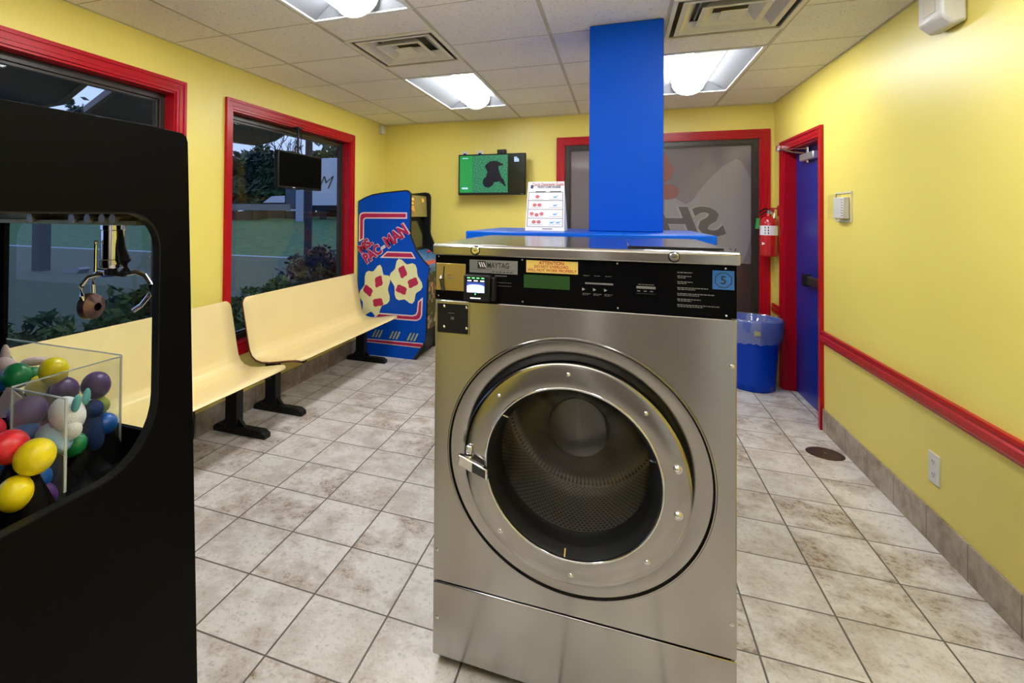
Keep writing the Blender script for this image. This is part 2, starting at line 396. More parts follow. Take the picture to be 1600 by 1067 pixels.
# ceiling: lay-in panels on a grid, cells left open for lamps and vents
GX = [XL-.02, -2.09, -1.515, -.945, -.355, .24, .828, XR+.02]
GY = [YF]+[2.42+.612*i for i in range(-9, 6)]+[YB+.02]
GY = sorted(g for g in GY if g <= YB+.03)
LIGHTS = [(2, 3.644), (2, 1.196), (5, 3.644), (5, 1.196), (2, -.028)]    # column index, y start; last lamp added unseen to light the wall behind
VENTS = [(2, 2.73), (5, 2.74)]
opened = []
for (ix, y) in LIGHTS: opened.append((GX[ix], GX[ix+1], y, y+1.224))
for (ix, y) in VENTS: opened.append((GX[ix], GX[ix+1], y, y+.612))
mb = MB(); bars = MB()
for i in range(len(GX)-1):
    ys = [y for y in GY]
    if i in (2, 5):
        ys = [y for y in GY if not (2.5 < y < 3.6)]+[2.735, 3.347]; ys.sort()
    for j in range(len(ys)-1):
        x0, x1, y0, y1 = GX[i], GX[i+1], ys[j], ys[j+1]; xm, ym = (x0+x1)/2, (y0+y1)/2
        if any(a < xm < b and c-.01 < ym < d+.01 for a, b, c, d in opened): continue
        mb.box(x0+.003, x1-.003, y0+.003, y1-.003, ZC, ZC+.015)
        bars.box(x0, x1, y0-.004, y0+.004, ZC-.0015, ZC+.004)
for x in GX[1:-1]: bars.box(x-.0095, x+.0095, YF, YB, ZC-.004, ZC+.004)
bars.box(XL, XL+.012, YF, YB, ZC-.003, ZC+.004); bars.box(XR-.012, XR, YF, YB, ZC-.003, ZC+.004); bars.box(XL, XR, YB-.012, YB, ZC-.003, ZC+.004)
mb.box(XL-T, XR+T, YF-.1, YB+T, ZC+.2, ZC+.22)
struct('ceiling', mb, CEILT, 'white speckled lay-in ceiling panels')
BARM = mat('grid_bar', (.55, .52, .43), .5, var=.15, vscale=8)
struct('trim_1', bars, BARM, 'cream ceiling grid bars')

# baseboards and chair rails
struct('baseboard_right', MB().box(XR-.011, XR, YF, DR[0]-.075, 0, .148), BASEM, 'tile baseboard under the right wall', bevel=.002)
struct('baseboard_left', MB().box(XL, XL+.011, YF, YB, 0, .148), BASEM, 'tile baseboard under the windows', bevel=.002)
struct('baseboard_back', MB().box(XL+.012, XR, YB-.011, YB, 0, .148), BASEM, 'tile baseboard under the end wall', bevel=.002)
RAIL = [(0, 0), (-.012, 0), (-.016, .012), (-.022, .02), (-.022, .05), (-.014, .056), (-.014, .066), (-.020, .07), (-.018, .084), (0, .084)]
def rail(name, y0, y1, label):
    return struct(name, MB().prism([(XR+p[0], .585+p[1]) for p in RAIL], 'y', y0, y1), RED, label)
rail('trim_2', YF, DR[0]-.072, 'glossy red chair rail along the right wall')
rail('trim_3', DR[1]+.072, YB, 'short red chair rail in the corner beyond the door')

def casing(mbld, plane, a0, a1, b0, b1, w, axis, sgn, bottom=True):
    """stepped picture-frame casing round an opening"""
    for (o, i, d) in ((w, .72*w, .022), (.72*w, .28*w, .016), (.28*w, 0, .012)):
        out = [(a0-o, b0-(o if bottom else 0)), (a1+o, b0-(o if bottom else 0)), (a1+o, b1+o), (a0-o, b1+o)]
        inn = [(a0-i, b0-(i if bottom else 0)), (a1+i, b0-(i if bottom else 0)), (a1+i, b1+i), (a0-i, b1+i)]
        lo, hi = sorted((plane, plane+sgn*d))
        for k in range(4):
            if k == 0 and not bottom: continue
            l = (k+1) % 4
            mbld.prism([out[k], out[l], inn[l], inn[k]], axis, lo, hi)
    return mbld
def window(name, y0, y1, z0, z1, label):
    fr = struct(name, casing(MB(), XL, y0, y1, z0, z1, .07, 'x', 1), RED, label)
    mb = MB()
    R = [(y0, z0), (y1, z0), (y1, z1), (y0, z1)]
    r = lambda d: [(y0+d, z0+d), (y1-d, z0+d), (y1-d, z1-d), (y0+d, z1-d)]
    obj('jamb', MB().holed(R, r(.012), 'x', XL-.07, XL+.002, n=4), RED, fr)
    mb = MB().holed(R, r(.05), 'x', XL-.115, XL-.07, n=4); mb.holed(r(.0501), r(.066), 'x', XL-.108, XL-.082, n=4)
    obj('window_frame', mb, BRONZE, fr, bevel=.003)
    obj('pane', MB().flat([(y0+.06, z0+.06), (y1-.06, z0+.06), (y1-.06, z1-.06), (y0+.06, z1-.06)], 'x', XL-.096), GLASS, fr)
    return fr
window('window_1', *W1, 'red framed window beside the claw machine, nearest the viewer')
window('window_2', *W2, 'red framed window behind the far bench')

# poster window in the end wall
pw = struct('window_3', casing(MB(), YB, PW[0], PW[1], PW[2], PW[3], .07, 'y', -1), RED, 'red framed end window covered by a printed poster')
o_ = [(PW[0], PW[2]), (PW[1], PW[2]), (PW[1], PW[3]), (PW[0], PW[3])]
rr = lambda d: [(PW[0]+d, PW[2]+d), (PW[1]-d, PW[2]+d), (PW[1]-d, PW[3]-d), (PW[0]+d, PW[3]-d)]
obj('jamb', MB().holed(o_, rr(.01), 'y', YB-.002, YB+.03, n=4), RED, pw)
obj('window_frame', MB().holed(o_, rr(.055), 'y', YB+.02, YB+.07, n=4).holed(rr(.0551), rr(.066), 'y', YB+.03, YB+.06, n=4), BRONZE, pw, bevel=.003)
FILM = mat('poster_film', (.155, .135, .15), .06, var=.1, vscale=1.2)
FILM2 = mat('poster_film_pale', (.215, .20, .215), .06, var=.06, vscale=1)
FILM3 = mat('poster_film_brown', (.055, .035, .034), .08, var=.1)
FILM4 = mat('poster_film_letter', (.075, .068, .08), .06)
FILM5 = mat('poster_film_red', (.20, .085, .075), .06, var=.1)
FILM6 = mat('poster_film_halo', (.26, .245, .26), .06)
ps = obj('poster', MB().box(PW[0]+.06, PW[1]-.06, YB+.045, YB+.05, 1.006, PW[3]-.06), FILM, pw)
obj('lower_panel', MB().box(PW[0]+.06, PW[1]-.06, YB+.0445, YB+.05, PW[2]+.06, 1.0055), FILM3, pw)
yq = YB+.0445
# pale swoosh
obj('poster_art', MB().flat([(.42, 1.007), (.42, 1.62), (.52, 1.60), (.60, 1.545), (.66, 1.585), (.72, 1.68), (.80, 1.785), (.91, 1.90), (1.015, 1.965), (1.05, 1.945), (1.08, 1.89), (1.115, 1.82), (1.131, 1.78), (1.131, 1.25), (1.10, 1.10), (1.06, 1.007)], 'y', yq), FILM2, ps)
obj('poster_art', MB().flat([(.30, 2.07), (.42, 2.05), (.47, 1.95), (.505, 1.87), (.47, 1.79), (.40, 1.74), (.30, 1.76)], 'y', yq-.0003), FILM5, ps)
obj('poster_art', MB().flat([(.535+.10*math.cos(a)-.09, 1.665+.075*math.sin(a)) for a in [2*PI*i/28 for i in range(28)]], 'y', yq-.0006), FILM5, ps)
for off, m_, dy in ((.04, FILM6, .0006), (.018, FILM4, .0009)):
    text('lettering', 'SHI', m_, ps, (.935, yq-dy, 1.262), .365, '-y', width=.74 if off < .03 else .755, offset=off+.015, mirror=True, shear=.28)
text('lettering', 'W', FILM4, ps, (1.02, yq-.0009, 1.07), .10, '-y', width=.10, offset=.02, mirror=True)

# blue door
dr = struct('door_1', casing(MB(), XR, DR[0], DR[1], 0, DR[2], .072, 'x', -1, bottom=False), RED, 'blue door in a red frame on the right wall')
mb = MB()
mb.box(XR-.001, XR+.12, DR[0], DR[0]+.012, 0, DR[2]).box(XR-.001, XR+.12, DR[1]-.012, DR[1], 0, DR[2]).box(XR-.001, XR+.12, DR[0], DR[1], DR[2]-.012, DR[2])
obj('jamb', mb, mat('jamb_red', (.34, .002, .010), .35, spec=.2), dr)
obj('door_leaf', MB().box(XR+.078, XR+.115, DR[0]+.013, DR[1]-.013, .006, DR[2]-.013), NAVYDOOR, dr)
mb = MB().box(XR+.045, XR+.078, 4.55, 4.90, .915, .985)
bar = obj('push_bar', mb, BRONZE, dr, bevel=.008)
obj('bar_cap', MB().box(XR+.030, XR+.078, 4.845, 4.905, .905, .995), BLACKM, bar, bevel=.006)
cl = obj('door_closer', MB().box(XR+.035, XR+.078, 4.67, 4.98, 1.868, 1.925), mat('closer_aluminium', (.6, .6, .6), .35, .8), dr, bevel=.008)
obj('closer_arm', MB().tube([(XR+.055, 4.90, 1.93), (XR+.02, 5.05, 1.955), (XR-.02, 5.20, 1.995), (XR-.03, 5.285, 2.005)], .009).box(XR-.045, XR-.02, 5.265, 5.30, 1.985, 2.035), CHROME, cl, smooth=40)
obj('closer_arm', MB().tube([(XR-.03, 5.285, 2.01), (XR+.045, 4.84, 1.96)], .006).cyl((XR+.056, 4.84, 1.85), .013, .12), CHROME, cl, smooth=40)

# ------------------------------------------------------------------ ceiling fixtures
def make_light(x0, x1, y0, label):
    y1 = y0+1.224; xm = (x0+x1)/2
    t = thing('ceiling_light', (xm, y0+.612, ZC), label, 'ceiling light', 'recessed fluorescent ceiling lights')
    a = .012; top = ZC+.075; w = .145; e = .045
    mb = MB().holed([(x0+.002, y0+.002), (x1-.002, y0+.002), (x1-.002, y1-.002), (x0+.002, y1-.002)], [(x0+.022, y0+.022), (x1-.022, y0+.022), (x1-.022, y1-.022), (x0+.022, y1-.022)], 'z', ZC-.006, ZC+.002, n=4)
    fr = obj('frame', mb, FIXW, t)
    A = [(x0+.02, y0+.02, ZC), (x1-.02, y0+.02, ZC), (x1-.02, y1-.02, ZC), (x0+.02, y1-.02, ZC)]
    B = [(xm-w, y0+e, top), (xm+w, y0+e, top), (xm+w, y1-e, top), (xm-w, y1-e, top)]
    mb = MB().add(A+B, [(0, 1, 5, 4), (1, 2, 6, 5), (2, 3, 7, 6), (3, 0, 4, 7), (4, 5, 6, 7)])
    obj('reflector', mb, FIXR, t, smooth=20)
    prof = [(.115*math.cos(PI*k/12), -.098*math.sin(PI*k/12)) for k in range(13)]
    obj('lens', MB().prism([(xm+p[0], top-.002+p[1]) for p in prof], 'y', y0+.062, y1-.062), LENS, t, smooth=40)
    for yy in (y0+.05, y1-.062):
        pr = [(.122*math.cos(PI*k/12), -.104*math.sin(PI*k/12)) for k in range(13)]
        obj('end_cap', MB().prism([(xm+p[0], top-.002+p[1]) for p in pr], 'y', yy, yy+.012), CAPM, t, smooth=40)
    return t
LBL = ['lit fluorescent ceiling light above the arcade end, left of the blue column', 'lit ceiling light at the top edge, left of the near vent', 'lit fluorescent ceiling light behind the blue column on its right',
       'ceiling light over the washer, right of the near light', 'added unseen ceiling light over the viewer on the left, lighting the wall behind', 'ceiling light over the viewer on the right']
for (ix, y), lb in zip(LIGHTS, LBL): make_light(GX[ix], GX[ix+1], y, lb)
VENTM = mat('vent_metal', (.84, .81, .70), .45, var=.1, vscale=20); VENTD = mat('vent_dark', (.24, .21, .12), .7)
def make_vent(x0, x1, y0, label):
    y1 = y0+.612; xm, ym = (x0+x1)/2, (y0+y1)/2; hx = (x1-x0)/2-.004; hy = .302
    t = thing('ceiling_vent', (xm, ym, ZC), label, 'air vent', 'square ceiling vents')
    sq = lambda k: [(xm-hx*k, ym-hy*k), (xm+hx*k, ym-hy*k), (xm+hx*k, ym+hy*k), (xm-hx*k, ym+hy*k)]
    obj('frame', MB().holed(sq(1), sq(.92), 'z', ZC-.008, ZC+.004, n=4), VENTM, t, bevel=.002)
    obj('duct', MB().box(x0+.01, x1-.01, y0+.01, y1-.01, ZC+.10, ZC+.11), VENTD, t)
    P, Q = sq(.92), sq(.95)
    obj('collar', MB().add([(*p, ZC) for p in P]+[(*q, ZC+.10) for q in Q], [(0, 1, 5, 4), (1, 2, 6, 5), (2, 3, 7, 6), (3, 0, 4, 7)]), VENTD, t)
    for k0, k1 in ((.84, .62), (.52, .30)):
        A, B, A2, B2 = sq(k0), sq(k1), sq(k0-.09), sq(k1-.03)
        obj('louver', MB().add([(*p, ZC-.004) for p in A]+[(*q, ZC+.05) for q in B]+[(*p, ZC-.004) for p in A2]+[(*q, ZC+.045) for q in B2],
            [(0, 1, 5, 4), (1, 2, 6, 5), (2, 3, 7, 6), (3, 0, 4, 7), (8, 9, 13, 12), (9, 10, 14, 13), (10, 11, 15, 14), (11, 8, 12, 15),
             (0, 1, 9, 8), (1, 2, 10, 9), (2, 3, 11, 10), (3, 0, 8, 11), (4, 5, 13, 12), (5, 6, 14, 13), (6, 7, 15, 14), (7, 4, 12, 15)]), VENTM, t)
    obj('center_plate', MB().prism(sq(.20), 'z', ZC-.004, ZC+.002), VENTM, t)
    for sx in (-1, 1):
        obj('brace', MB().box(xm+sx*hx*.5-.004, xm+sx*hx*.5+.004, y0+.06, y1-.06, ZC+.055, ZC+.065), VENTM, t)
make_vent(GX[2], GX[3], 2.735, 'square ceiling vent left of the blue column')
make_vent(GX[5], GX[6], 2.735, 'square ceiling vent right of the blue column')

# ------------------------------------------------------------------ bulkhead counter and column
ct = thing('counter', (-.16, 3.0, 0), 'low blue counter behind the washer, around the blue column', 'counter')
obj('base_panel', MB().box(-.66, .392, 2.64, 3.42, 0, 1.303), BLUE, ct, bevel=.004)
obj('countertop', MB().box(-.72, .402, 2.6, 3.46, 1.304, 1.348), mat('counter_blue', (.001, .085, .52), .28, var=.1, spec=.2), ct, bevel=.006)
colm = MB().box(-.142, .218, 2.965, 3.325, 1.3485, ZC-.004)
tag(obj('column', colm, BLUE, bevel=.004, loc=(.038, 3.14, 1.3485)), 'square bright blue column rising from the counter to the ceiling', 'column')

# tent sign on the counter
sg = thing('counter_sign', (-.357, 2.86, 1.349), 'white folded detergent guide card standing on the blue counter', 'sign')
yt, yb2 = 2.90, 2.84
def sgp(u, v): # u 0..1 across, v 0..1 up
    return (-.459+.201*u+ (.012*v)*(1-2*u)*.5, yb2+(yt-yb2)*v, 1.3492+.262*v)
obj('front_sheet', MB().add([sgp(0, 0), sgp(1, 0), sgp(1, 1), sgp(0, 1)]+[tuple(Vector(sgp(*q))+Vector((0, .003, 0))) for q in ((0, 0), (1, 0), (1, 1), (0, 1))],
    [(0, 1, 2, 3), (7, 6, 5, 4), (0, 4, 5, 1), (1, 5, 6, 2), (2, 6, 7, 3), (3, 7, 4, 0)]), PAPER, sg)
fsheet = [o for o in bpy.data.objects if o.parent == sg][0]
obj('back_sheet', MB().add([sgp(0, 1), sgp(1, 1), (-.252, yt+.06, 1.3492), (-.459, yt+.06, 1.3492)]+[tuple(Vector(q)+Vector((0, .003, 0))) for q in (sgp(0, 1), sgp(1, 1), (-.252, yt+.06, 1.3492), (-.459, yt+.06, 1.3492))],
    [(0, 1, 2, 3), (7, 6, 5, 4), (0, 4, 5, 1), (1, 5, 6, 2), (2, 6, 7, 3), (3, 7, 4, 0)]), PAPER, sg)
def sgrect(mb, u0, u1, v0, v1, d=.0008):
    pts = [Vector(sgp(u, v))-Vector((0, d, 0)) for u, v in ((u0, v0), (u1, v0), (u1, v1), (u0, v1))]
    mb.add(pts, [(0, 1, 2, 3)])
lines = MB()
for v in (.08, .25, .43, .61, .78): sgrect(lines, .04, .96, v-.004, v+.004)
for u in (.04, .96): sgrect(lines, u-.006, u+.006, .08, .78)
sgrect(lines, .22, .50, .785, .80); sgrect(lines, .62, .92, .785, .80)
obj('table_rules', lines, BLACKI, fsheet)
CAPG = mat('caption_grey', (.5, .48, .5), .5); CUPR = mat('cup_red', (.55, .12, .14), .5)
for r_, n_ in enumerate((1, 2, 3, 2)):
    v0 = (.645, .475, .295, .13)[r_]
    for k in range(n_):
        u = .28+(k-(n_-1)/2)*.13; dv = .02*((k % 2) if n_ == 3 else 0)
        pts = [Vector(sgp(u+.055*math.cos(a), v0+.045-dv+.035*math.sin(a)))-Vector((0, .0012, 0)) for a in [2*PI*i/12 for i in range(12)]]
        obj('cup_icon', MB().add(pts, [tuple(range(12))]), CUPR, fsheet)
    for k in range(2 if r_ == 3 else 1):
        u = .76+(k-(.5 if r_ == 3 else 0))*.16
        scoops = MB(); sgrect(scoops, u-.05, u+.04, v0+.02, v0+.05, .001); sgrect(scoops, u+.04, u+.075, v0+.05, v0+.065, .001); obj('scoop_icon', scoops, BLUEI, fsheet)
    
    for ua, ub in ((.12, .44), (.60, .92)): capt = MB(); sgrect(capt, ua, ub, v0-.012, v0-.002); obj('caption_line', capt, CAPG, fsheet)

foot = MB(); sgrect(foot, .44, .70, .03, .045); obj('footer_mark', foot, NAVYI, fsheet)
lg = MB(); sgrect(lg, .08, .15, .86, .93); obj('corner_logo', lg, NAVYI, fsheet)
tt = text('lettering', 'Quick Detergent Guide', REDI, fsheet, (0, 0, 0), .024, '-y', width=.165, offset=.01)
def lay(o, u, v):
    P = Vector(sgp(u, v)); sl = (yt-yb2)/.262; off = OFF[sg.name]
    for vv in o.data.vertices:
        z = vv.co.z+off.z; x = vv.co.x+off.x
        vv.co = Vector((P.x+x, P.y+z*sl-.0012, P.z+z))-off
lay(tt, .12, .915)
t2 = text('lettering', 'FRONT LOAD WASHER', NAVYI, fsheet, (0, 0, 0), .017, '-y', width=.12, offset=.02); lay(t2, .28, .865)

# ------------------------------------------------------------------ the washing machine
WX0, WX1, WY, WD = -.545, .295, 1.611, 2.43
CX, CZ = -.124, .698
ws = thing('washing_machine', (-.125, 2.02, 0), 'stainless steel front-load coin washer with a round glass door', 'washing machine')
mb = MB()
mb.box(WX0+.004, WX0+.012, WY+.004, WD, .03, 1.30).box(WX1-.012, WX1-.004, WY+.004, WD, .03, 1.30).box(WX0+.004, WX1-.004, WD-.008, WD, .03, 1.30).box(WX0+.004, WX1-.004, WY+.01, WD, .03, .04)
obj('cabinet', mb, STEEL, ws)
fp = obj('front_panel', MB().holed([(WX0, .267), (WX1, .267), (WX1, 1.158), (WX0, 1.158)], circle(CX, CZ, .352, 72), 'y', WY, WY+.012), STEEL, ws, bevel=.003)
obj('kick_panel', MB().box(WX0, WX1, WY, WY+.012, .032, .2625), STEEL, ws, bevel=.003)
for fx in (WX0+.05, WX1-.05):
    for fy in (WY+.07, WD-.07): obj('foot', MB().cyl((fx, fy, 0), .022, .035).cyl((fx, fy, .0), .012, .05), BLACKM, ws)
# lid
obj('lid', MB().prism([(WY-.012, 1.302), (WY-.012, 1.330), (WY-.006, 1.337), (WD, 1.337), (WD, 1.302)], 'x', WX0-.006, WX1+.006), STEELTOP, ws, bevel=.003)
obj('top_plate', MB().box(.03, .27, WY+.05, WD-.14, 1.3375, 1.343), STEELTOP, ws, bevel=.001)
obj('top_plate_edge', MB().box(.028, .272, WY+.046, WY+.050, 1.3375, 1.3435), BLACKM, ws)
for lx in (-.411, .144):
    lk = obj('lid_lock', MB().lathe([(0, -.006), (.010, -.006), (.0125, -.003), (.0125, 0)], (lx, WY-.012, 1.3195), 'y', 24), CHROME, ws, smooth=30)
    obj('key_slot', MB().box(lx-.005, lx+.005, WY-.0188, WY-.0178, 1.3185, 1.3205), BLACKI, lk)
# control panel
cp = obj('control_panel', MB().box(WX0, WX1, WY-.001, WY+.012, 1.160, 1.301), mat('panel_black', (.002, .002, .0025), .3, var=.2, spec=.05), ws, bevel=.002)
yp = WY-.0016
def scr(x, z, parent, r=.0045, y=WY, name='screw'):
    obj(name, MB().lathe([(0, -.003), (r*.6, -.0028), (r, -.001), (r, .0005)], (x, y, z), 'y', 12), CHROME, parent, smooth=40)
for x, z in ((-.534, 1.296), (-.534, 1.171), (-.268, 1.295), (-.266, 1.169), (.0, 1.295), (.002, 1.169), (.268, 1.293), (.27, 1.168)): scr(x, z, cp, .0038, WY-.001)
for x, z in ((-.532, .363), (.284, 1.035), (.284, .359)): scr(x, z, fp, .0055)
for x, z in ((-.530, .15),): scr(x, z, fp, .0055)
cpl = obj('coin_plate', MB().box(-.542, -.445, yp-.001, WY, 1.189, 1.275), BRASS, cp, bevel=.001)
obj('coin_slot', MB().prism([(-.519, 1.232), (-.515, 1.232), (-.513, 1.265), (-.517, 1.265)], 'y', yp-.0016, yp-.0008), BLACKI, cpl)
obj('coin_chute', MB().tube([(-.523, yp-.001, 1.232), (-.522, yp-.010, 1.225), (-.519, yp-.012, 1.205), (-.516, yp-.008, 1.192)], [.006, .007, .005, .006], 8), DARKST, cpl, smooth=40)
gl = MB()
for k in range(2): gl.box(-.505, -.49+.008*k, yp-.0014, yp-.001, 1.236-.009*k, 1.2385-.009*k)
obj('plate_print', gl, GREYI, cpl)
pl = obj('brand_plate', MB().box(-.432, -.282, yp-.0008, WY, 1.2495, 1.290), mat('plate_grey', (.20, .20, .205), .4, .3), cp, bevel=.0005)
lq = obj('brand_emblem', MB().prism(rrect(-.406, -.380, 1.2635, 1.2865, .003), 'y', yp-.0014, yp-.0008), BLACKI, pl)
sl = MB()
for k in range(3): sl.flat([(-.403+.007*k, 1.283), (-.3995+.007*k, 1.283), (-.3935+.007*k, 1.268), (-.397+.007*k, 1.268)], 'y', yp-.0018)
obj('emblem_stripes', sl, PAPER, lq)
text('lettering', 'MAYTAG', BLACKI, pl, (-.3755, yp-.0014, 1.2665), .0235, '-y', width=.067, offset=.018)
mk = MB().box(-.428, -.286, yp-.0014, yp-.001, 1.2605, 1.2612)
for k in range(6): mk.box(-.36+.011*k, -.352+.011*k, yp-.0014, yp-.001, 1.2535, 1.2562)
obj('plate_print', mk, BLACKI, pl)
# attention sticker
at = obj('warning_sticker', MB().box(-.256, -.107, yp-.0006, WY, 1.2585, 1.295), YELST, cp)
text('lettering', 'ATTENTION:', REDI, at, (-.1815, yp-.001, 1.2838), .0135, '-y', width=.074, offset=.02, align='CENTER')
text('lettering', 'DO NOT OVERLOAD.', REDI, at, (-.1815, yp-.001, 1.2735), .0115, '-y', width=.100, offset=.02, align='CENTER')
text('lettering', 'WILL NOT WORK PROPERLY', REDI, at, (-.1815, yp-.001, 1.2625), .0115, '-y', width=.142, offset=.02, align='CENTER')
lcd = obj('display', MB().box(-.263, -.130, yp-.0004, WY, 1.212, 1.251), mat('lcd_green', (.006, .03, .005), .3, emit=(.01, .09, .006), es=.25), cp)
ld = MB()
for k in range(3): ld.box(-.255, -.18+.02*(k % 2), yp-.0008, yp-.0006, 1.221+.009*k, 1.2235+.009*k)
obj('display_text', ld, mat('lcd_dark', (.006, .035, .005), .4), lcd)
BARG = mat('bar_grey', (.16, .16, .165), .4)
obj('button_bar', MB().box(-.087, -.011, yp-.0004, yp-.0002, 1.2325, 1.2372), BARG, cp)
gp = MB()
gp.box(.050, .099, yp-.0004, yp-.0002, 1.2275, 1.2345)
for k in range(3): gp.box(.050+.0165*k, .0655+.0165*k, yp-.0004, yp-.0002, 1.2135, 1.2139).box(.052+.0165*k, .060+.0165*k, yp-.0004, yp-.0002, 1.2195, 1.222)
obj('price_table', gp, BARG, cp)
for k in range(3): obj('arrow_button', MB().flat([(-.095+.030*k, 1.2125), (-.0865+.030*k, 1.217), (-.095+.030*k, 1.2215)], 'y', yp-.0004).flat([(-.0938+.030*k, 1.2145), (-.089+.030*k, 1.217), (-.0938+.030*k, 1.2195)], 'y', yp-.0007), [mat('arrow_grey', (.35, .35, .35), .4)], cp)
rg = random.Random(3)
def dashes(x0, x1, z, h):
    x = x0; pr = MB()
    while x < x1:
        w = rg.uniform(.003, .008); pr.box(x, min(x+w, x1), yp-.0004, yp-.0002, z, z+h); x += w+.0016
    obj('panel_print', pr, GREYI, cp)
for k in range(3): dashes(-.094+.03*k, -.072+.03*k, 1.204, .0016); dashes(-.094+.03*k, -.078+.03*k, 1.2005, .0014); dashes(-.092+.03*k, -.075+.03*k, 1.256, .0016)
dashes(.055, .095, 1.2385, .0016); dashes(.153, .190, 1.276, .0026)
for (z, x1) in ((1.266, .187), (1.2505, .190), (1.2345, .228), (1.2185, .242), (1.2035, .210), (1.188, .255)): dashes(.153, x1, z, .0024); dashes(.154, .153+(x1-.153)*.6, z-.0042, .002)
dashes(-.352, -.315, 1.2415, .003); dashes(-.352, -.30, 1.222, .0012); dashes(-.352, -.30, 1.212, .0012)
st = obj('number_sticker', MB().box(.238, .2885, yp-.0006, WY, 1.2365, 1.2865), mat('sticker_blue', (.02, .12, .38), .3), cp)
oc = lambda k: [(.263+k*.021*math.cos(PI/8+PI/4*i)*1.03, 1.2615+k*.021*math.sin(PI/8+PI/4*i)*1.03) for i in range(8)]
obj('sticker_border', MB().holed(oc(1), oc(.9), 'y', yp-.0012, yp-.0006, n=8), BLACKI, st)
text('lettering', '5', BLACKI, st, (.263, yp-.0012, 1.2515), .030, '-y', align='CENTER', offset=.02, sx=1.)
# card reader
cr = obj('card_reader', MB().box(-.441, -.3585, WY-.040, WY, 1.166, 1.246), BLACKM, cp, bevel=.004)
SCRB = mat('reader_screen', (.3, .36, .8), .3, emit=(.45, .5, 1.), es=1.3); SCRD = mat('reader_blue', (.02, .05, .3), .3, emit=(.05, .1, .5), es=.5); SCRW = mat('reader_white', (.9, .9, .9), .3, emit=(1, 1, 1), es=1.4); SCRG = mat('reader_green', (.1, .8, .2), .3, emit=(.2, 1, .3), es=1.2)
yr = WY-.0405
obj('screen', MB().flat([(-.430, 1.193), (-.375, 1.193), (-.375, 1.212)]+[(-.4025+.0275*math.cos(PI*k/10), 1.212+.006*math.sin(PI*k/10)) for k in range(1, 10)]+[(-.430, 1.212)], 'y', yr), SCRB, cr)
obj('screen_header', MB().flat([(-.430, 1.2125), (-.402, 1.219), (-.375, 1.2125), (-.375, 1.224), (-.430, 1.224)], 'y', yr+.0002), SCRD, cr)
def q4(x0, x1, z0, z1, d=0): return MB().flat([(x0, z0), (x1, z0), (x1, z1), (x0, z1)], 'y', yr-d)
for k in range(3): obj('screen_label', q4(-.428+.02*k, -.416+.02*k, 1.227, 1.2305), SCRW, cr)
for k in range(2): obj('screen_button', q4(-.426+.024*k, -.412+.024*k, 1.194, 1.199, .0004), SCRW, cr)
obj('card_slot_light', q4(-.419, -.387, 1.1745, 1.1775), SCRW, cr)
for k in range(4): obj('status_light', MB().flat([(-.4285+.0145*k, 1.2355), (-.4195+.0145*k, 1.2355), (-.4195+.0145*k, 1.239), (-.4285+.0145*k, 1.239)], 'y', yr), SCRG, cr)
obj('status_light', MB().flat(circle(-.4035, 1.1885, .0022, 10), 'y', yr), SCRG, cr)
obj('reader_side', MB().box(-.3585, -.345, WY-.030, WY, 1.168, 1.240), BLACKM, cr, bevel=.004)
# coin lock box plate
lb = obj('lock_plate', MB().box(-.537, -.434, WY-.0025, WY, 1.054, 1.148), BLACKM, fp, bevel=.003)
obj('plate_rim', MB().holed(rrect(-.540, -.431, 1.051, 1.151, .005), rrect(-.536, -.435, 1.055, 1.147, .004), 'y', WY-.0032, WY), STEELTOP, fp)
for x, z in ((-.514, 1.138), (-.440, 1.138), (-.514, 1.073), (-.440, 1.073)): scr(x, z, lb, .0045, WY-.0025)
obj('lock_mark', MB().box(-.492, -.4905, WY-.0032, WY-.0025, 1.097, 1.107).box(-.488, -.482, WY-.0032, WY-.0025, 1.098, 1.106).box(-.502, -.480, WY-.0032, WY-.0025, 1.117, 1.1185), GREYI, lb)
# door surround: raised lip and dished collar
C3 = (CX, WY, CZ)
obj('door_surround', MB().lathe([(.3745, .002), (.3745, -.006), (.372, -.009), (.369, -.009), (.3655, -.004), (.364, -.001), (.312, .001), (.306, .004), (.303, .012)], C3, 'y', 96), STEELR, ws, smooth=50)
obj('door_well', MB().lathe([(.3035, .0125), (.300, .030), (.300, .075), (.262, .075)], C3, 'y', 64), RUBBER, ws, smooth=40)
door = obj('door', MB().lathe([(.243, .0), (.240, -.046), (.2425, -.051), (.247, -.052), (.300, -.0475), (.306, -.0465), (.310, -.044), (.310, -.038), (.290, -.038), (.243, -.038), (.243, .0)], C3, 'y', 96), STEELR, ws, smooth=35)
obj('door_ring_body', MB().lathe([(.302, -.038), (.302, .02), (.275, .03), (.244, .03), (.244, -.037)], C3, 'y', 72), RUBBER, door, smooth=40)
obj('door_rim', MB().lathe([(.2415+.0035*math.cos(a), -.0505+.0035*math.sin(a)) for a in [2*PI*i/10 for i in range(11)]], C3, 'y', 96), CHROME, door, smooth=80)
obj('door_gasket', MB().lathe([(.2405, -.046), (.236, -.046), (.221, .0), (.214, .055), (.25, .058), (.243, .0)], C3, 'y', 72), RUBBER, door, smooth=40)
gp_ = [(0, -.026), (.06, -.025), (.12, -.021), (.18, -.013), (.222, -.002), (.225, .002)]
obj('door_glass', MB().lathe(gp_, (CX, WY-.004, CZ), 'y', 64), FLASHG, door, smooth=60)
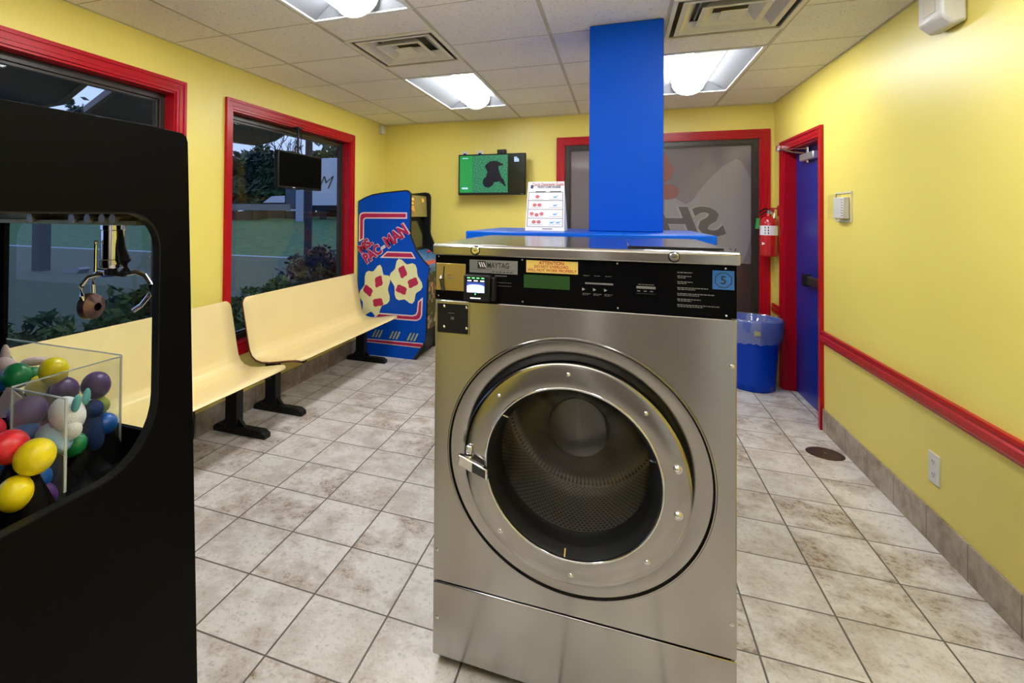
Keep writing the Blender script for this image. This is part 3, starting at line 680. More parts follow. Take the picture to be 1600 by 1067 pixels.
for k, (bx, bz) in enumerate(((-.134, .965), (-.339, .877), (.074, .88), (.155, .741), (.156, .616), (.079, .471), (-.124, .384), (-.333, .465))):
    dx, dz = bx+.129, bz-.6745; l = math.hypot(dx, dz); R_ = .281
    big = k in (3, 4)
    r_ = .010 if big else .006
    obj('hinge_bolt' if big else 'bolt', MB().lathe([(0, -r_*.75), (r_*.5, -r_*.65), (r_*.85, -r_*.35), (r_, 0), (r_*1.25, 0), (r_*1.25, .002)], (CX+dx/l*R_, WY-.0495, CZ+dz/l*R_), 'y', 16), CHROME, door, smooth=50)
for a in (-PI/2-.06, PI*.80, PI*.10):
    obj('clip', MB().tube([(CX+.238*math.cos(a), WY-.045, CZ+.238*math.sin(a)), (CX+.222*math.cos(a), WY-.03, CZ+.222*math.sin(a))], .004, 8), CHROME, door, smooth=40)
hd = obj('door_handle', MB().prism([(-.441, .7145), (-.425, .711), (-.352, .684), (-.352, .652), (-.425, .677), (-.441, .683)], 'y', WY-.086, WY-.066).box(-.434, -.405, WY-.068, WY-.048, .684, .706), CHROME, door, bevel=.004)
obj('handle_inset', MB().prism([(-.398, .6975), (-.358, .6825), (-.358, .6575), (-.398, .671)], 'y', WY-.0865, WY-.085), BLACKG, hd)
obj('latch', MB().box(-.425, -.405, WY-.062, WY-.048, .708, .735), CHROME, door, bevel=.005)
for o in [q for q in bpy.data.objects if q.parent == ws and q.data.materials and q.data.materials[0] == STEEL]:
    ul = o.data.uv_layers.new(name='UVMap')
    for l in o.data.loops:
        c = o.data.vertices[l.vertex_index].co; ul.data[l.index].uv = (c.z, c.x+c.y*.37)
for lx in (-.411, .144): obj('lock_ring', MB().lathe([(.0125, -.001), (.0150, -.0008), (.0150, .001)], (lx, WY-.012, 1.3195), 'y', 28), BLACKM, ws)
# drum
dm = MB(); nseg = 96; r0 = .262
prof = [(.246, .075), (r0, .09), (r0+.01, .44)]
drum = obj('drum', MB().lathe([(.246, .075), (r0, .09), (r0+.01, .46)], C3, 'y', nseg), PERF, ws, smooth=40)
uv = drum.data.uv_layers.new(name='UVMap')
for poly in drum.data.polygons:
    us = []
    for li in poly.loop_indices:
        co = drum.data.vertices[drum.data.loops[li].vertex_index].co+OFF[ws.name]
        us.append([math.atan2(co.z-CZ, co.x-CX)/(2*PI)+.5, (co.y-WY)/.85])
    if max(u[0] for u in us)-min(u[0] for u in us) > .5:
        for u in us:
            if u[0] < .5: u[0] += 1
    for li, u in zip(poly.loop_indices, us): uv.data[li].uv = u
DRB = mat('drum_back_steel', (.72, .70, .67), .24, 1., var=.08)
obj('drum_back', MB().lathe([(.273, .458), (.262, .45), (.245, .445), (.232, .43), (.105, .315), (.10, .309)], C3, 'y', 64), DRB, drum, smooth=40)
obj('drum_hub', MB().lathe([(.101, .311), (.098, .304), (.09, .301), (.02, .298), (0, .298)], C3, 'y', 48), mat('hub_steel', (.16, .155, .15), .35, 1.), drum, smooth=40)
for k in range(2):
    a = (2.72, .35)[k]
    c_, s_ = math.cos(a), math.sin(a)
    pts = []
    for (u, w) in ((-.035, r0+.004), (0, r0-.055), (.035, r0+.004)):
        pts.append((CX+c_*w-s_*u, CZ+s_*w+c_*u))
    obj('drum_rib', MB().prism(pts, 'y', WY+.1, WY+.45), DRB, drum, bevel=.008)

# ------------------------------------------------------------------ benches
def make_bench(y0, y1, label):
    t = thing('bench', (-2.22, (y0+y1)/2, 0), label, 'bench', 'moulded yellow benches under the windows')
    P = [(-1.985, .428), (-1.992, .437), (-2.01, .441), (-2.06, .434), (-2.14, .418), (-2.22, .404), (-2.28, .400), (-2.33, .410), (-2.365, .436), (-2.385, .475), (-2.40, .54), (-2.42, .64), (-2.438, .73), (-2.452, .80), (-2.458, .835)]
    ls = [0]
    for i in range(1, len(P)): ls.append(ls[-1]+math.dist(P[i], P[i-1]))
    def at(s):
        s = max(0, min(ls[-1], s))
        for i in range(1, len(P)):
            if s <= ls[i]+1e-9:
                k = (s-ls[i-1])/(ls[i]-ls[i-1]); return (P[i-1][0]+(P[i][0]-P[i-1][0])*k, P[i-1][1]+(P[i][1]-P[i-1][1])*k)
    Lt = ls[-1]; rows = []; R1, R2 = .05, .055
    svals = sorted(set([R1*(1-math.cos(PI/2*i/7)) for i in range(8)]+[Lt-R2*(1-math.cos(PI/2*i/7)) for i in range(8)]+[s for s in ls if R1 < s < Lt-R2]+[Lt*i/30 for i in range(3, 28)]))
    NY = 12
    vs = []; fs = []
    for s in svals:
        ins = 0
        if s < R1: ins = R1-math.sqrt(max(0, R1*R1-(R1-s)**2))
        if s > Lt-R2: q = s-(Lt-R2); ins = R2-math.sqrt(max(0, R2*R2-q*q))
        x, z = at(s)
        for j in range(NY+1): vs.append((x, y0+ins+(y1-y0-2*ins)*j/NY, z))
    for i in range(len(svals)-1):
        for j in range(NY): fs.append((i*(NY+1)+j, i*(NY+1)+j+1, (i+1)*(NY+1)+j+1, (i+1)*(NY+1)+j))
    o = obj('seat_shell', MB().add(vs, fs), [BENCHY, BENCHE], t, smooth=60, keep=True)
    m = o.modifiers.new('thick', 'SOLIDIFY'); m.thickness = .013; m.offset = 0; m.material_offset_rim = 1
    for yy in ((y0+.30, y1-.095) if y0 < 2 else (y0+.20, y1-.10)):
        lg = obj('leg', MB().box(-2.375, -2.285, yy-.035, yy+.035, .03, .385), BLACKM, t, bevel=.004)
        obj('foot_bar', MB().prism([(-2.475, 0), (-2.475, .03), (-2.45, .048), (-2.10, .048), (-2.065, .03), (-2.065, 0)], 'y', yy-.032, yy+.032), BLACKM, lg, bevel=.004)
        obj('gusset', MB().prism([(-2.42, .047), (-2.375, .047), (-2.375, .11)], 'y', yy-.012, yy+.012).prism([(-2.285, .047), (-2.235, .047), (-2.285, .10)], 'y', yy-.012, yy+.012), BLACKM, lg)
        obj('seat_bracket', MB().box(-2.33, -2.06, yy-.02, yy+.02, .375, .392).box(-2.385, -2.365, yy-.02, yy+.02, .37, .43), BLACKM, lg)
    return t
make_bench(1.22, 2.905, 'pale yellow moulded bench nearest the claw machine')
make_bench(3.025, 4.745, 'pale yellow moulded bench between the near bench and the arcade cabinet')
tag(obj('electric_cable', MB().tube([(-2.47, 2.60, .30), (-2.455, 2.59, .16), (-2.43, 2.56, .05), (-2.40, 2.50, .007), (-2.36, 2.42, .006), (-2.33, 2.40, .006), (-2.30, 2.36, .006), (-2.27, 2.27, .006), (-2.25, 2.18, .006), (-2.22, 2.10, .006), (-2.15, 1.95, .006), (-2.05, 1.7, .006), (-1.80, 1.15, .006)], .006, 8), RUBBER, smooth=60), 'black power cord on the tiles under the near bench', 'cord')

# ------------------------------------------------------------------ arcade cabinet
AY, AY2 = 4.86, 5.46
ar = thing('arcade_cabinet', (-2.1, 5.16, 0), 'blue upright arcade game cabinet in the corner at the end of the benches', 'arcade machine')
PRO = [(-2.484, 1.555), (-2.42, 1.588), (-2.338, 1.619), (-2.22, 1.638), (-2.099, 1.650), (-1.965, 1.661), (-1.935, 1.655), (-1.918, 1.638), (-1.912, 1.610), (-1.914, 1.235), (-1.905, 1.20), (-1.843, 1.059), (-1.775, .975), (-1.718, .922), (-1.711, .905), (-1.728, .791), (-1.739, .282), (-1.76, .123), (-1.853, 0), (-2.484, 0)]
sp_ = obj('side_panel', MB().prism(PRO, 'y', AY, AY+.02), ARCB, ar)
obj('edge_molding', MB().tube([(p[0], AY+.01, p[1]) for p in PRO[:-1]], .011, 8), BLACKM, sp_, smooth=60)
obj('toe_corner', MB().flat([(-1.853, .003), (-1.76, .123), (-1.742, .20), (-1.80, .115), (-1.875, .003)], 'y', AY-.0012), BLACKI, sp_)
s2 = obj('side_panel', MB().prism(PRO, 'y', AY2-.02, AY2), BLACKM, ar)
obj('edge_molding', MB().tube([(p[0], AY2-.01, p[1]) for p in PRO[:-1]], .011, 8), BLACKM, s2, smooth=60)
yi0, yi1 = AY+.02, AY2-.02
obj('back_panel', MB().box(-2.48, -2.46, yi0, yi1, .02, 1.55), BLACKM, ar)
mq = obj('marquee', MB().add([(-1.955, yi0, 1.625), (-1.955, yi1, 1.625), (-1.945, yi1, 1.405), (-1.945, yi0, 1.405), (-1.965, yi0, 1.625), (-1.965, yi1, 1.625), (-1.955, yi1, 1.405), (-1.955, yi0, 1.405)], [(0, 1, 2, 3), (7, 6, 5, 4), (0, 4, 5, 1), (1, 5, 6, 2), (2, 6, 7, 3), (3, 7, 4, 0)]), mat('marquee_olive', (.20, .16, .045), .35, emit=(.30, .23, .06), es=.25, var=.3, vscale=12), ar)
mm = MB()
for k, (y0, y1, z0, z1) in enumerate(((.02, .16, 1.57, 1.60), (.02, .15, 1.535, 1.555), (.03, .07, 1.47, 1.52), (.09, .12, 1.47, 1.52), (.14, .165, 1.46, 1.52), (.40, .46, 1.56, 1.60))):
    mm.add([(-1.943+(1.6-z0)*.03, yi0+y0, z0), (-1.943+(1.6-z0)*.03, yi0+y1, z0), (-1.949+(1.6-z1)*.03, yi0+y1, z1), (-1.949+(1.6-z1)*.03, yi0+y0, z1)], [(0, 1, 2, 3)])
obj('marquee_print', mm, mat('marquee_gold', (.75, .48, .08), .4, emit=(.8, .5, .1), es=.3), mq)
obj('marquee_stripe', MB().add([(-1.94, yi0+.17, 1.42), (-1.94, yi0+.195, 1.42), (-1.948, yi0+.195, 1.60), (-1.948, yi0+.17, 1.60)], [(0, 1, 2, 3)]), mat('marquee_orange', (.5, .16, .04), .4), mq)
obj('roof_panel', MB().prism([(-2.47, 1.545), (-2.338, 1.604), (-2.099, 1.634), (-1.96, 1.642), (-1.96, 1.625), (-2.099, 1.617), (-2.338, 1.588), (-2.47, 1.53)], 'y', yi0, yi1), BLACKM, ar)
obj('monitor_bezel', MB().add([(-2.0, yi0, 1.40), (-2.0, yi1, 1.40), (-1.93, yi1, 1.06), (-1.93, yi0, 1.06), (-2.12, yi0, 1.40), (-2.12, yi1, 1.40), (-2.05, yi1, 1.04), (-2.05, yi0, 1.04)], [(0, 1, 2, 3), (7, 6, 5, 4), (0, 4, 5, 1), (1, 5, 6, 2), (2, 6, 7, 3), (3, 7, 4, 0)]), BLACKM, ar)
obj('screen', MB().add([(-1.982, yi0+.08, 1.36), (-1.982, yi1-.08, 1.36), (-1.927, yi1-.08, 1.09), (-1.927, yi0+.08, 1.09)], [(0, 1, 2, 3)]), BLACKG, ar)
cpn = obj('control_panel', MB().prism([(-1.94, 1.06), (-1.74, .925), (-1.735, .90), (-1.75, .85), (-1.95, .85)], 'y', yi0, yi1), mat('control_blue', (.04, .16, .38), .35, var=.6, vscale=14), ar)
js = obj('joystick', MB().tube([(-1.82, 5.12, .975), (-1.81, 5.12, 1.04)], .005, 8), CHROME, cpn, smooth=40)
obj('joystick_knob', MB().ellip((-1.808, 5.12, 1.05), (.017, .017, .017), None, 12, 8), mat('knob_red', (.6, .02, .02), .25), js, smooth=60)
obj('control_art', MB().add([(-1.79, yi0+.06, .9605), (-1.79, yi1-.2, .9605), (-1.745, yi1-.2, .9305), (-1.745, yi0+.06, .9305)], [(0, 1, 2, 3)]), mat('control_red', (.5, .08, .06), .4), cpn)
def maze_mat():
    m = mat('front_pattern', (.02, .02, .02), .45)
    nt = m.node_tree; N = nt.nodes; L = nt.links; b = N['Principled BSDF']
    g = N.new('ShaderNodeNewGeometry'); sp = N.new('ShaderNodeSeparateXYZ'); L.new(g.outputs['Position'], sp.inputs[0])
    cb = N.new('ShaderNodeCombineXYZ'); L.new(sp.outputs[1], cb.inputs[0]); L.new(sp.outputs[2], cb.inputs[1])
    vr = N.new('ShaderNodeTexVoronoi'); vr.distance = 'CHEBYCHEV'; vr.inputs['Scale'].default_value = 24; vr.inputs['Randomness'].default_value = .55; L.new(cb.outputs[0], vr.inputs['Vector'])
    r = N.new('ShaderNodeValToRGB'); r.color_ramp.interpolation = 'CONSTANT'
    e = r.color_ramp.elements; e[0].color = (.012, .012, .012, 1); e[1].position = .60; e[1].color = (.45, .20, .15, 1)
    for p_, c_ in ((.74, (.02, .015, .012, 1)), (.82, (.08, .25, .18, 1)), (.9, (.3, .02, .03, 1))):
        q = e.new(p_); q.color = c_
    L.new(vr.outputs['Color'], r.inputs[0]); L.new(r.outputs[0], b.inputs['Base Color'])
    return m
obj('front_panel', MB().add([(-1.752, yi0, .85), (-1.752, yi1, .85), (-1.765, yi1, .28), (-1.765, yi0, .28), (-1.79, yi0, .85), (-1.79, yi1, .85), (-1.79, yi1, .28), (-1.79, yi0, .28)], [(0, 1, 2, 3), (7, 6, 5, 4), (0, 4, 5, 1), (1, 5, 6, 2), (2, 6, 7, 3), (3, 7, 4, 0)]), maze_mat(), ar)
obj('kick_panel', MB().add([(-1.765, yi0, .28), (-1.765, yi1, .28), (-1.86, yi1, .002), (-1.86, yi0, .002), (-1.79, yi0, .28), (-1.79, yi1, .28), (-1.90, yi1, .002), (-1.90, yi0, .002)], [(0, 1, 2, 3), (7, 6, 5, 4), (0, 4, 5, 1), (1, 5, 6, 2), (2, 6, 7, 3), (3, 7, 4, 0)]), BLACKM, ar)
# side art
ya = AY-.0012
def inset(pts, d):
    n = len(pts); out = []
    ar_ = sum(pts[i][0]*pts[(i+1) % n][1]-pts[(i+1) % n][0]*pts[i][1] for i in range(n)); sg_ = 1 if ar_ > 0 else -1
    for i in range(n):
        p0, p1, p2 = Vector(pts[i-1]), Vector(pts[i]), Vector(pts[(i+1) % n])
        a, b = (p1-p0).normalized(), (p2-p1).normalized()
        na, nb = Vector((-a.y, a.x))*sg_, Vector((-b.y, b.x))*sg_
        bis = (na+nb); bis = bis.normalized() if bis.length > 1e-6 else na
        k = d/max(.35, bis.dot(na)); out.append(tuple(p1+bis*k))
    return out
def art(pts, outline=PINKW, fill=MAGA, d=.013):
    a = obj('art_band', MB().flat(pts, 'y', ya), outline, sp_)
    obj('art_band_fill', MB().flat(inset(pts, d), 'y', ya-.001), fill, a)
art([(-1.946, 1.448), (-2.425, 1.448), (-2.455, 1.440), (-2.474, 1.418), (-2.478, 1.385), (-2.478, 1.142), (-2.420, 1.172), (-2.420, 1.358), (-2.415, 1.373), (-2.40, 1.382), (-1.946, 1.385)])
art([(-2.239, .988), (-2.161, 1.055), (-1.891, 1.057), (-1.851, .993)])
art([(-2.307, .378), (-2.256, .433), (-1.88, .436), (-1.848, .448), (-1.834, .475), (-1.824, .575), (-1.773, .619), (-1.779, .444), (-1.795, .405), (-1.83, .384), (-1.863, .381)])
art([(-2.42, .126), (-2.42, .162), (-1.768, .172), (-1.769, .122)], d=.009)
# two plain abstract splashes in the art's colours
def splash(cx, cz, rx, rz, n, seed, tilt):
    rg = random.Random(seed)
    out = []
    for i in range(n*6):
        a = 2*PI*i/(n*6); k = 1+.13*math.cos(n*a+seed)+.03*math.cos(3*a)
        x, z = rx*k*math.cos(a), rz*k*math.sin(a); out.append((cx+x*math.cos(tilt)-z*math.sin(tilt), cz+x*math.sin(tilt)+z*math.cos(tilt)))
    return out
for (cx, cz, rx, rz, n, sd, tl) in ((-2.29, .645, .155, .245, 7, 1, -.25), (-1.955, .765, .155, .205, 6, 2, .2)):
    a = obj('art_splash', MB().flat(splash(cx, cz, rx, rz, n, sd, tl), 'y', ya-.0015), CREAMA, sp_)
    for q in range(3):
        aa = 2.1*q+sd; px, pz = cx+rx*.5*math.cos(aa), cz+rz*.5*math.sin(aa)
        obj('art_swirl', MB().flat(splash(px, pz, .042, .060, 4, sd+q, tl+q), 'y', ya-.0025), MAGA, a)
for cx in (-2.25, -2.06, -1.87):
    mbq = MB()
    for q in range(3):
        mbq.flat([(cx-.07+.035*q, .185), (cx-.05+.035*q, .185), (cx-.015+.035*q, .262), (cx-.03+.035*q, .262)], 'y', ya-.002)
    obj('art_dash', mbq, mat('art_olive', (.42, .44, .16), .5), sp_)
def title(s, x, z, size, rot, w):
    text('lettering', s, PINKW, sp_, (x, ya-.0020, z), size, '-y', width=w*1.06, rot=rot, offset=.085)
    text('lettering', s, MAGA, sp_, (x+.004*math.cos(rot), ya-.0030, z+.003), size, '-y', width=w, rot=rot, offset=.05)
title('MS.', -2.452, 1.022, .118, .66, .175)
title('PAC', -2.388, .922, .135, .62, .215)
text('lettering', '-', PINKW, sp_, (-2.205, ya-.002, 1.050), .16, '-y', rot=.6, offset=.05)
title('MAN', -2.152, 1.090, .155, .60, .27)

# ------------------------------------------------------------------ televisions and small wall things
GRN = None
def tv_grass():
    m = bpy.data.materials.new('tv_picture_grass'); m.use_nodes = True
    nt = m.node_tree; N = nt.nodes; L = nt.links; b = N['Principled BSDF']; b.inputs['Base Color'].default_value = (.01, .01, .01, 1); b.inputs['Roughness'].default_value = .2
    g = N.new('ShaderNodeNewGeometry'); n = N.new('ShaderNodeTexNoise'); n.inputs['Scale'].default_value = 120; n.inputs['Detail'].default_value = 3; L.new(g.outputs['Position'], n.inputs['Vector'])
    r = N.new('ShaderNodeValToRGB'); e = r.color_ramp.elements; e[0].position = .35; e[0].color = (.002, .05, .015, 1); e[1].position = .68; e[1].color = (.10, .45, .22, 1)
    q = e.new(.5); q.color = (.01, .22, .10, 1)
    L.new(n.outputs[0], r.inputs[0]); L.new(r.outputs[0], b.inputs['Emission Color']); b.inputs['Emission Strength'].default_value = .9
    return m
tv = thing('wall_television', (-1.222, 5.45, 1.64), 'flat television on the yellow end wall showing a dark shape on grass', 'television')
obj('case', MB().box(-1.575, -.869, 5.385, 5.43, 1.638, 2.064), BLACKM, tv, bevel=.006)
obj('wall_mount', MB().box(-1.36, -1.08, 5.43, 5.5395, 1.75, 1.98), BLACKM, tv)
yv = 5.3842
bz = obj('screen', MB().flat([(-1.562, 1.660), (-.882, 1.660), (-.882, 2.052), (-1.562, 2.052)], 'y', yv), mat('tv_off', (.004, .005, .004), .15, emit=(.001, .004, .002), es=1), tv)
obj('picture_band', MB().flat([(-1.560, 1.662), (-1.425, 1.662), (-1.425, 2.050), (-1.560, 2.050)], 'y', yv-.0006), mat('tv_green', (.01, .1, .02), .2, emit=(.010, .24, .055), es=.9, var=0), bz)
obj('picture', MB().flat([(-1.425, 1.662), (-1.05, 1.662), (-1.05, 2.050), (-1.425, 2.050)], 'y', yv-.0006), tv_grass(), bz)
obj('picture_shape', MB().flat([(-1.235, 1.985), (-1.19, 1.992), (-1.155, 1.985), (-1.12, 1.965), (-1.095, 1.955), (-1.10, 1.94), (-1.145, 1.935), (-1.145, 1.90), (-1.12, 1.83), (-1.09, 1.79), (-1.07, 1.74), (-1.075, 1.72), (-1.10, 1.745), (-1.135, 1.775), (-1.19, 1.77), (-1.205, 1.735), (-1.25, 1.71), (-1.295, 1.725), (-1.31, 1.76), (-1.305, 1.80), (-1.275, 1.83), (-1.262, 1.88), (-1.275, 1.905), (-1.29, 1.93), (-1.275, 1.955)], 'y', yv-.0012), mat('tv_black', (.002, .002, .004), .2, emit=(.002, .004, .012), es=1), bz)
lt = MB()
for k, w in enumerate((.03, .045, .05, .05)): lt.flat([(-.985, 2.015-.013*k), (-.985+w, 2.015-.013*k), (-.985+w, 2.025-.013*k), (-.985, 2.025-.013*k)], 'y', yv-.0012)
lt.flat([(-1.53, 2.02), (-1.47, 2.02), (-1.47, 2.026), (-1.53, 2.026)], 'y', yv-.0012).flat([(-1.535, 1.70), (-1.47, 1.70), (-1.47, 1.716), (-1.535, 1.716)], 'y', yv-.0012)
obj('picture_text', lt, mat('tv_white', (.3, .4, .6), .3, emit=(.4, .55, .9), es=.8), bz)
obj('case_mark', MB().flat([(-.915, 1.645), (-.89, 1.645), (-.89, 1.651), (-.915, 1.651)], 'y', 5.3845), GREYI, tv)
bx_ = tag(obj('media_box', MB().box(-1.165, -1.075, 5.40, 5.46, 2.066, 2.108), BLACKM, bevel=.004, loc=(-1.12, 5.43, 2.066)), 'small black box on top of the wall television', 'box')
for x, lb_ in ((-1.545, 'white outlet plate above the television, left one with a black plug'), (-1.378, 'white outlet plate above the television, right of the other plate')):
    t = thing('outlet_plate', (x, 5.54, 2.03), lb_, 'outlet', 'outlet plates above the television')
    obj('plate', MB().box(x-.036, x+.036, 5.533, 5.5395, 2.005, 2.118), WHITEP, t, bevel=.002)
    obj('plug', MB().box(x-.012, x+.018, 5.50, 5.533, 2.06, 2.09), BLACKM, t, bevel=.004)
    obj('plug_cord', MB().tube([(x, 5.51, 2.06), (x+.01, 5.50, 2.02), (x+.015, 5.51, 1.95)], .005, 8), BLACKM, t)
# motion sensor in the corner
ms = thing('motion_sensor', (XL, 5.40, 2.32), 'small white motion sensor high in the far left corner', 'sensor')
obj('housing', MB().box(XL+.0005, XL+.045, 5.365, 5.435, 2.325, 2.425), CREAMP, ms, bevel=.008)
obj('sensor_lens', MB().box(XL+.045, XL+.049, 5.375, 5.425, 2.335, 2.375), WHITEP, ms, bevel=.002)
# television hung in the window
htv = thing('hanging_television', (-2.45, 3.72, 1.63), 'black switched-off television hung from the window head behind the far bench', 'television')
obj('case', MB().box(-2.475, -2.435, 3.405, 4.045, 1.628, 1.922), BLACKM, htv, bevel=.006)
obj('screen', MB().box(-2.4352, -2.434, 3.42, 4.03, 1.645, 1.910), mat('screen_black', (.001, .001, .001), .6, spec=.02), htv)
obj('hanger', MB().tube([(-2.455, 3.70, 2.137), (-2.455, 3.70, 1.91)], .009, 8).box(-2.485, -2.43, 3.67, 3.73, 2.125, 2.137), BLACKM, htv)
obj('hanger_cord', MB().tube([(-2.45, 3.71, 2.13), (-2.445, 3.735, 2.06), (-2.45, 3.73, 1.98), (-2.455, 3.76, 1.92)], .005, 6), BLACKM, htv)
obj('case_mark', MB().box(-2.4342, -2.4335, 3.60, 3.635, 1.634, 1.641), WHITEI, htv)
# right wall things
ol = thing('wall_outlet', (XR, 2.995, .27), 'white double outlet low on the right wall', 'outlet')
pt = obj('plate', MB().box(XR-.006, XR, 2.953, 3.037, .270, .402), WHITEP, ol, bevel=.002)
for z in (.308, .364):
    s_ = obj('socket', MB().prism(circle(2.995, z, .017, 20), 'x', XR-.0075, XR-.005), WHITEP, pt)
    obj('socket_slots', MB().box(XR-.0082, XR-.0074, 2.986, 2.989, z-.003, z+.008).box(XR-.0082, XR-.0074, 3.001, 3.004, z-.003, z+.008).box(XR-.0082, XR-.0074, 2.993, 2.997, z-.011, z-.006), BLACKI, s_)
th = thing('thermostat', (XR, 3.98, 1.40), 'white thermostat under a clear guard on the right wall', 'thermostat')
obj('body', MB().box(XR-.035, XR, 3.90, 4.055, 1.425, 1.555), WHITEP, th, bevel=.006)
obj('guard_base', MB().holed([(3.86, 1.405), (4.11, 1.405), (4.11, 1.59), (3.86, 1.59)], [(3.87, 1.415), (4.10, 1.415), (4.10, 1.58), (3.87, 1.58)], 'x', XR-.006, XR, n=4), CREAMP, th)
CL2 = glass_mat('clear_guard', (.98, .98, .97), 0, ior=1.3)
def bx5(d, y0, y1, z0, z1):
    return MB().add([(XR-d, y0, z0), (XR-d, y1, z0), (XR-d, y1, z1), (XR-d, y0, z1), (XR-.006, y0-.006, z0-.006), (XR-.006, y1+.006, z0-.006), (XR-.006, y1+.006, z1+.006), (XR-.006, y0-.006, z1+.006)], [(0, 1, 2, 3), (0, 1, 5, 4), (1, 2, 6, 5), (2, 3, 7, 6), (3, 0, 4, 7)])
obj('guard_cover', bx5(.05, 3.876, 4.094, 1.421, 1.574), CL2, th)
vs_ = MB()
for k in range(7): vs_.box(XR-.0358, XR-.034, 3.905, 3.925, 1.44+.016*k, 1.446+.016*k)
obj('vent_slots', vs_, GREYI, th)
sb = thing('wall_sensor', (XR, 2.835, 2.22), 'white wedge-shaped sensor box high on the right wall', 'sensor')
obj('housing', MB().prism([(XR, 2.225), (XR-.045, 2.215), (XR-.085, 2.255), (XR-.085, 2.40), (XR-.05, 2.425), (XR, 2.425)], 'y', 2.745, 2.925), WHITEP, sb, bevel=.012)
obj('sensor_lens', MB().box(XR-.088, XR-.084, 2.785, 2.875, 2.28, 2.38), CREAMP, sb, bevel=.002)
# floor drain
fd = thing('floor_drain', (1.19, 3.9, 0), 'round dark metal cover in the floor beside the right baseboard', 'drain')
obj('cover', MB().lathe([(0, .004), (.082, .004), (.092, .0035), (.097, .0005)], (1.178, 3.905, 0), 'z', 40), mat('drain_metal', (.10, .065, .05), .35, .6, var=.3, vscale=30), fd, smooth=30)
obj('screw', MB().cyl((1.178, 3.905, .004), .007, .0015), CHROME, fd)

# ------------------------------------------------------------------ fire extinguisher
EX, EY = 1.228, 5.40
EXR = mat('extinguisher_red', (.48, .01, .012), .22, coat=.4)
ex = thing('fire_extinguisher', (EX, EY, 1.09), 'red fire extinguisher hung in the corner beside the blue door', 'fire extinguisher')
obj('tank', MB().lathe([(0, 0), (.055, 0), (.064, .008), (.066, .02), (.066, .285), (.060, .315), (.042, .338), (.020, .350), (.018, .365), (0, .365)], (EX, EY, 1.09), 'z', 32), EXR, ex, smooth=40)
lb = obj('label_band', MB().lathe([(.0668, .185), (.0668, .268)], (EX, EY, 1.09), 'z', 32), PAPER, ex, smooth=60)
tk = MB()
for k in range(3):
    for (a_, w_) in ((-2.25, .10), (-1.9, .12)):
        for q in range(1):
            pts = []
            for (da, dz) in ((0, 0), (w_, 0), (w_, .016), (0, .016)): pts.append((EX+.0675*math.cos(a_+da), EY+.0675*math.sin(a_+da), 1.09+.195+.024*k+dz))
            tk.add(pts, [(0, 1, 2, 3)])
    pts = []
obj('label_icons', tk, BLACKI, lb)
ti = MB()
for k in range(7):
    pts = [(EX+.0675*math.cos(a_), EY+.0675*math.sin(a_), 1.09+.195+.0095*k+dz) for a_, dz in ((-1.6, 0), (-1.05, 0), (-1.05, .003), (-1.6, .003))]
    ti.add(pts, [(0, 1, 2, 3)])
obj('label_text', ti, mat('label_gold', (.55, .45, .08), .5), lb)
vl = obj('valve', MB().cyl((EX, EY, 1.455), .016, .03).box(EX-.012, EX+.012, EY-.03, EY+.03, 1.475, 1.492), mat('valve_metal', (.55, .5, .4), .3, .9), ex, bevel=.003)
obj('lever', MB().tube([(EX+.005, EY, 1.49), (EX-.03, EY-.005, 1.505), (EX-.075, EY-.01, 1.475)], .007, 8).tube([(EX+.005, EY, 1.48), (EX-.03, EY-.005, 1.475), (EX-.07, EY-.01, 1.445)], .006, 8), BLACKM, vl, smooth=40)
obj('hose', MB().tube([(EX+.01, EY-.015, 1.47), (EX+.03, EY-.04, 1.46), (EX+.028, EY-.05, 1.42)], .009, 8), mat('hose_metal', (.5, .48, .42), .35, .8), vl, smooth=40)
obj('inspection_tag', MB().prism([(EX-.105, 1.33), (EX-.075, 1.33), (EX-.07, 1.42), (EX-.095, 1.42)], 'y', EY-.012, EY-.010), mat('tag_green', (.02, .28, .06), .5), ex)
obj('wall_hook', MB().box(EX+.035, XR, EY-.008, EY+.008, 1.50, 1.512).box(XR-.006, XR, EY-.02, EY+.02, 1.44, 1.53).box(EX+.015, EX+.04, EY-.006, EY+.006, 1.47, 1.512), REDI, ex)
obj('arrow_mark', MB().flat([(EX-.066, 1.19), (EX-.040, 1.203), (EX-.066, 1.216)], 'y', EY-.0672), PAPER, ex)

# ------------------------------------------------------------------ trash can
TX, TY = 1.062, 5.19
CANB = mat('can_blue', (.001, .04, .42), .35, spec=.2, var=.08)
tc_ = thing('trash_can', (TX, TY, 0), 'blue ribbed plastic trash can with a clear liner in the far right corner', 'trash can')
mb = MB(); n = 72; vs = []; prof = [(0, 0), (.150, 0), (.158, .01), (.168, .25), (.180, .44), (.182, .45), (.206, .452), (.210, .46), (.210, .53), (.214, .54), (.214, .575), (.206, .58), (.200, .575), (.190, .44), (.165, .05), (0, .04)]
for j, (r, h) in enumerate(prof):
    for i in range(n):
        a = 2*PI*i/n; k = 1.
        if 2 <= j <= 4: k = 1+(.022 if (i % 6) < 3 else -.012)
        vs.append((TX+r*k*math.cos(a), TY+r*k*math.sin(a), h))
fs = [(j*n+i, j*n+(i+1) % n, (j+1)*n+(i+1) % n, (j+1)*n+i) for j in range(len(prof)-1) for i in range(n)]
obj('can_body', MB().add(vs, fs), CANB, tc_, smooth=35)
LIN = glass_mat('liner_film', (.74, .82, .97), .22, (.45, .6, .95), 2.0)
vs = []; rows = 14; rg = random.Random(5)
pr_ = [(.150, .40), (.178, .50), (.198, .575), (.206, .592), (.216, .590), (.221, .575), (.222, .54), (.2205, .50), (.219, .47), (.216, .44), (.212, .415), (.208, .40)]
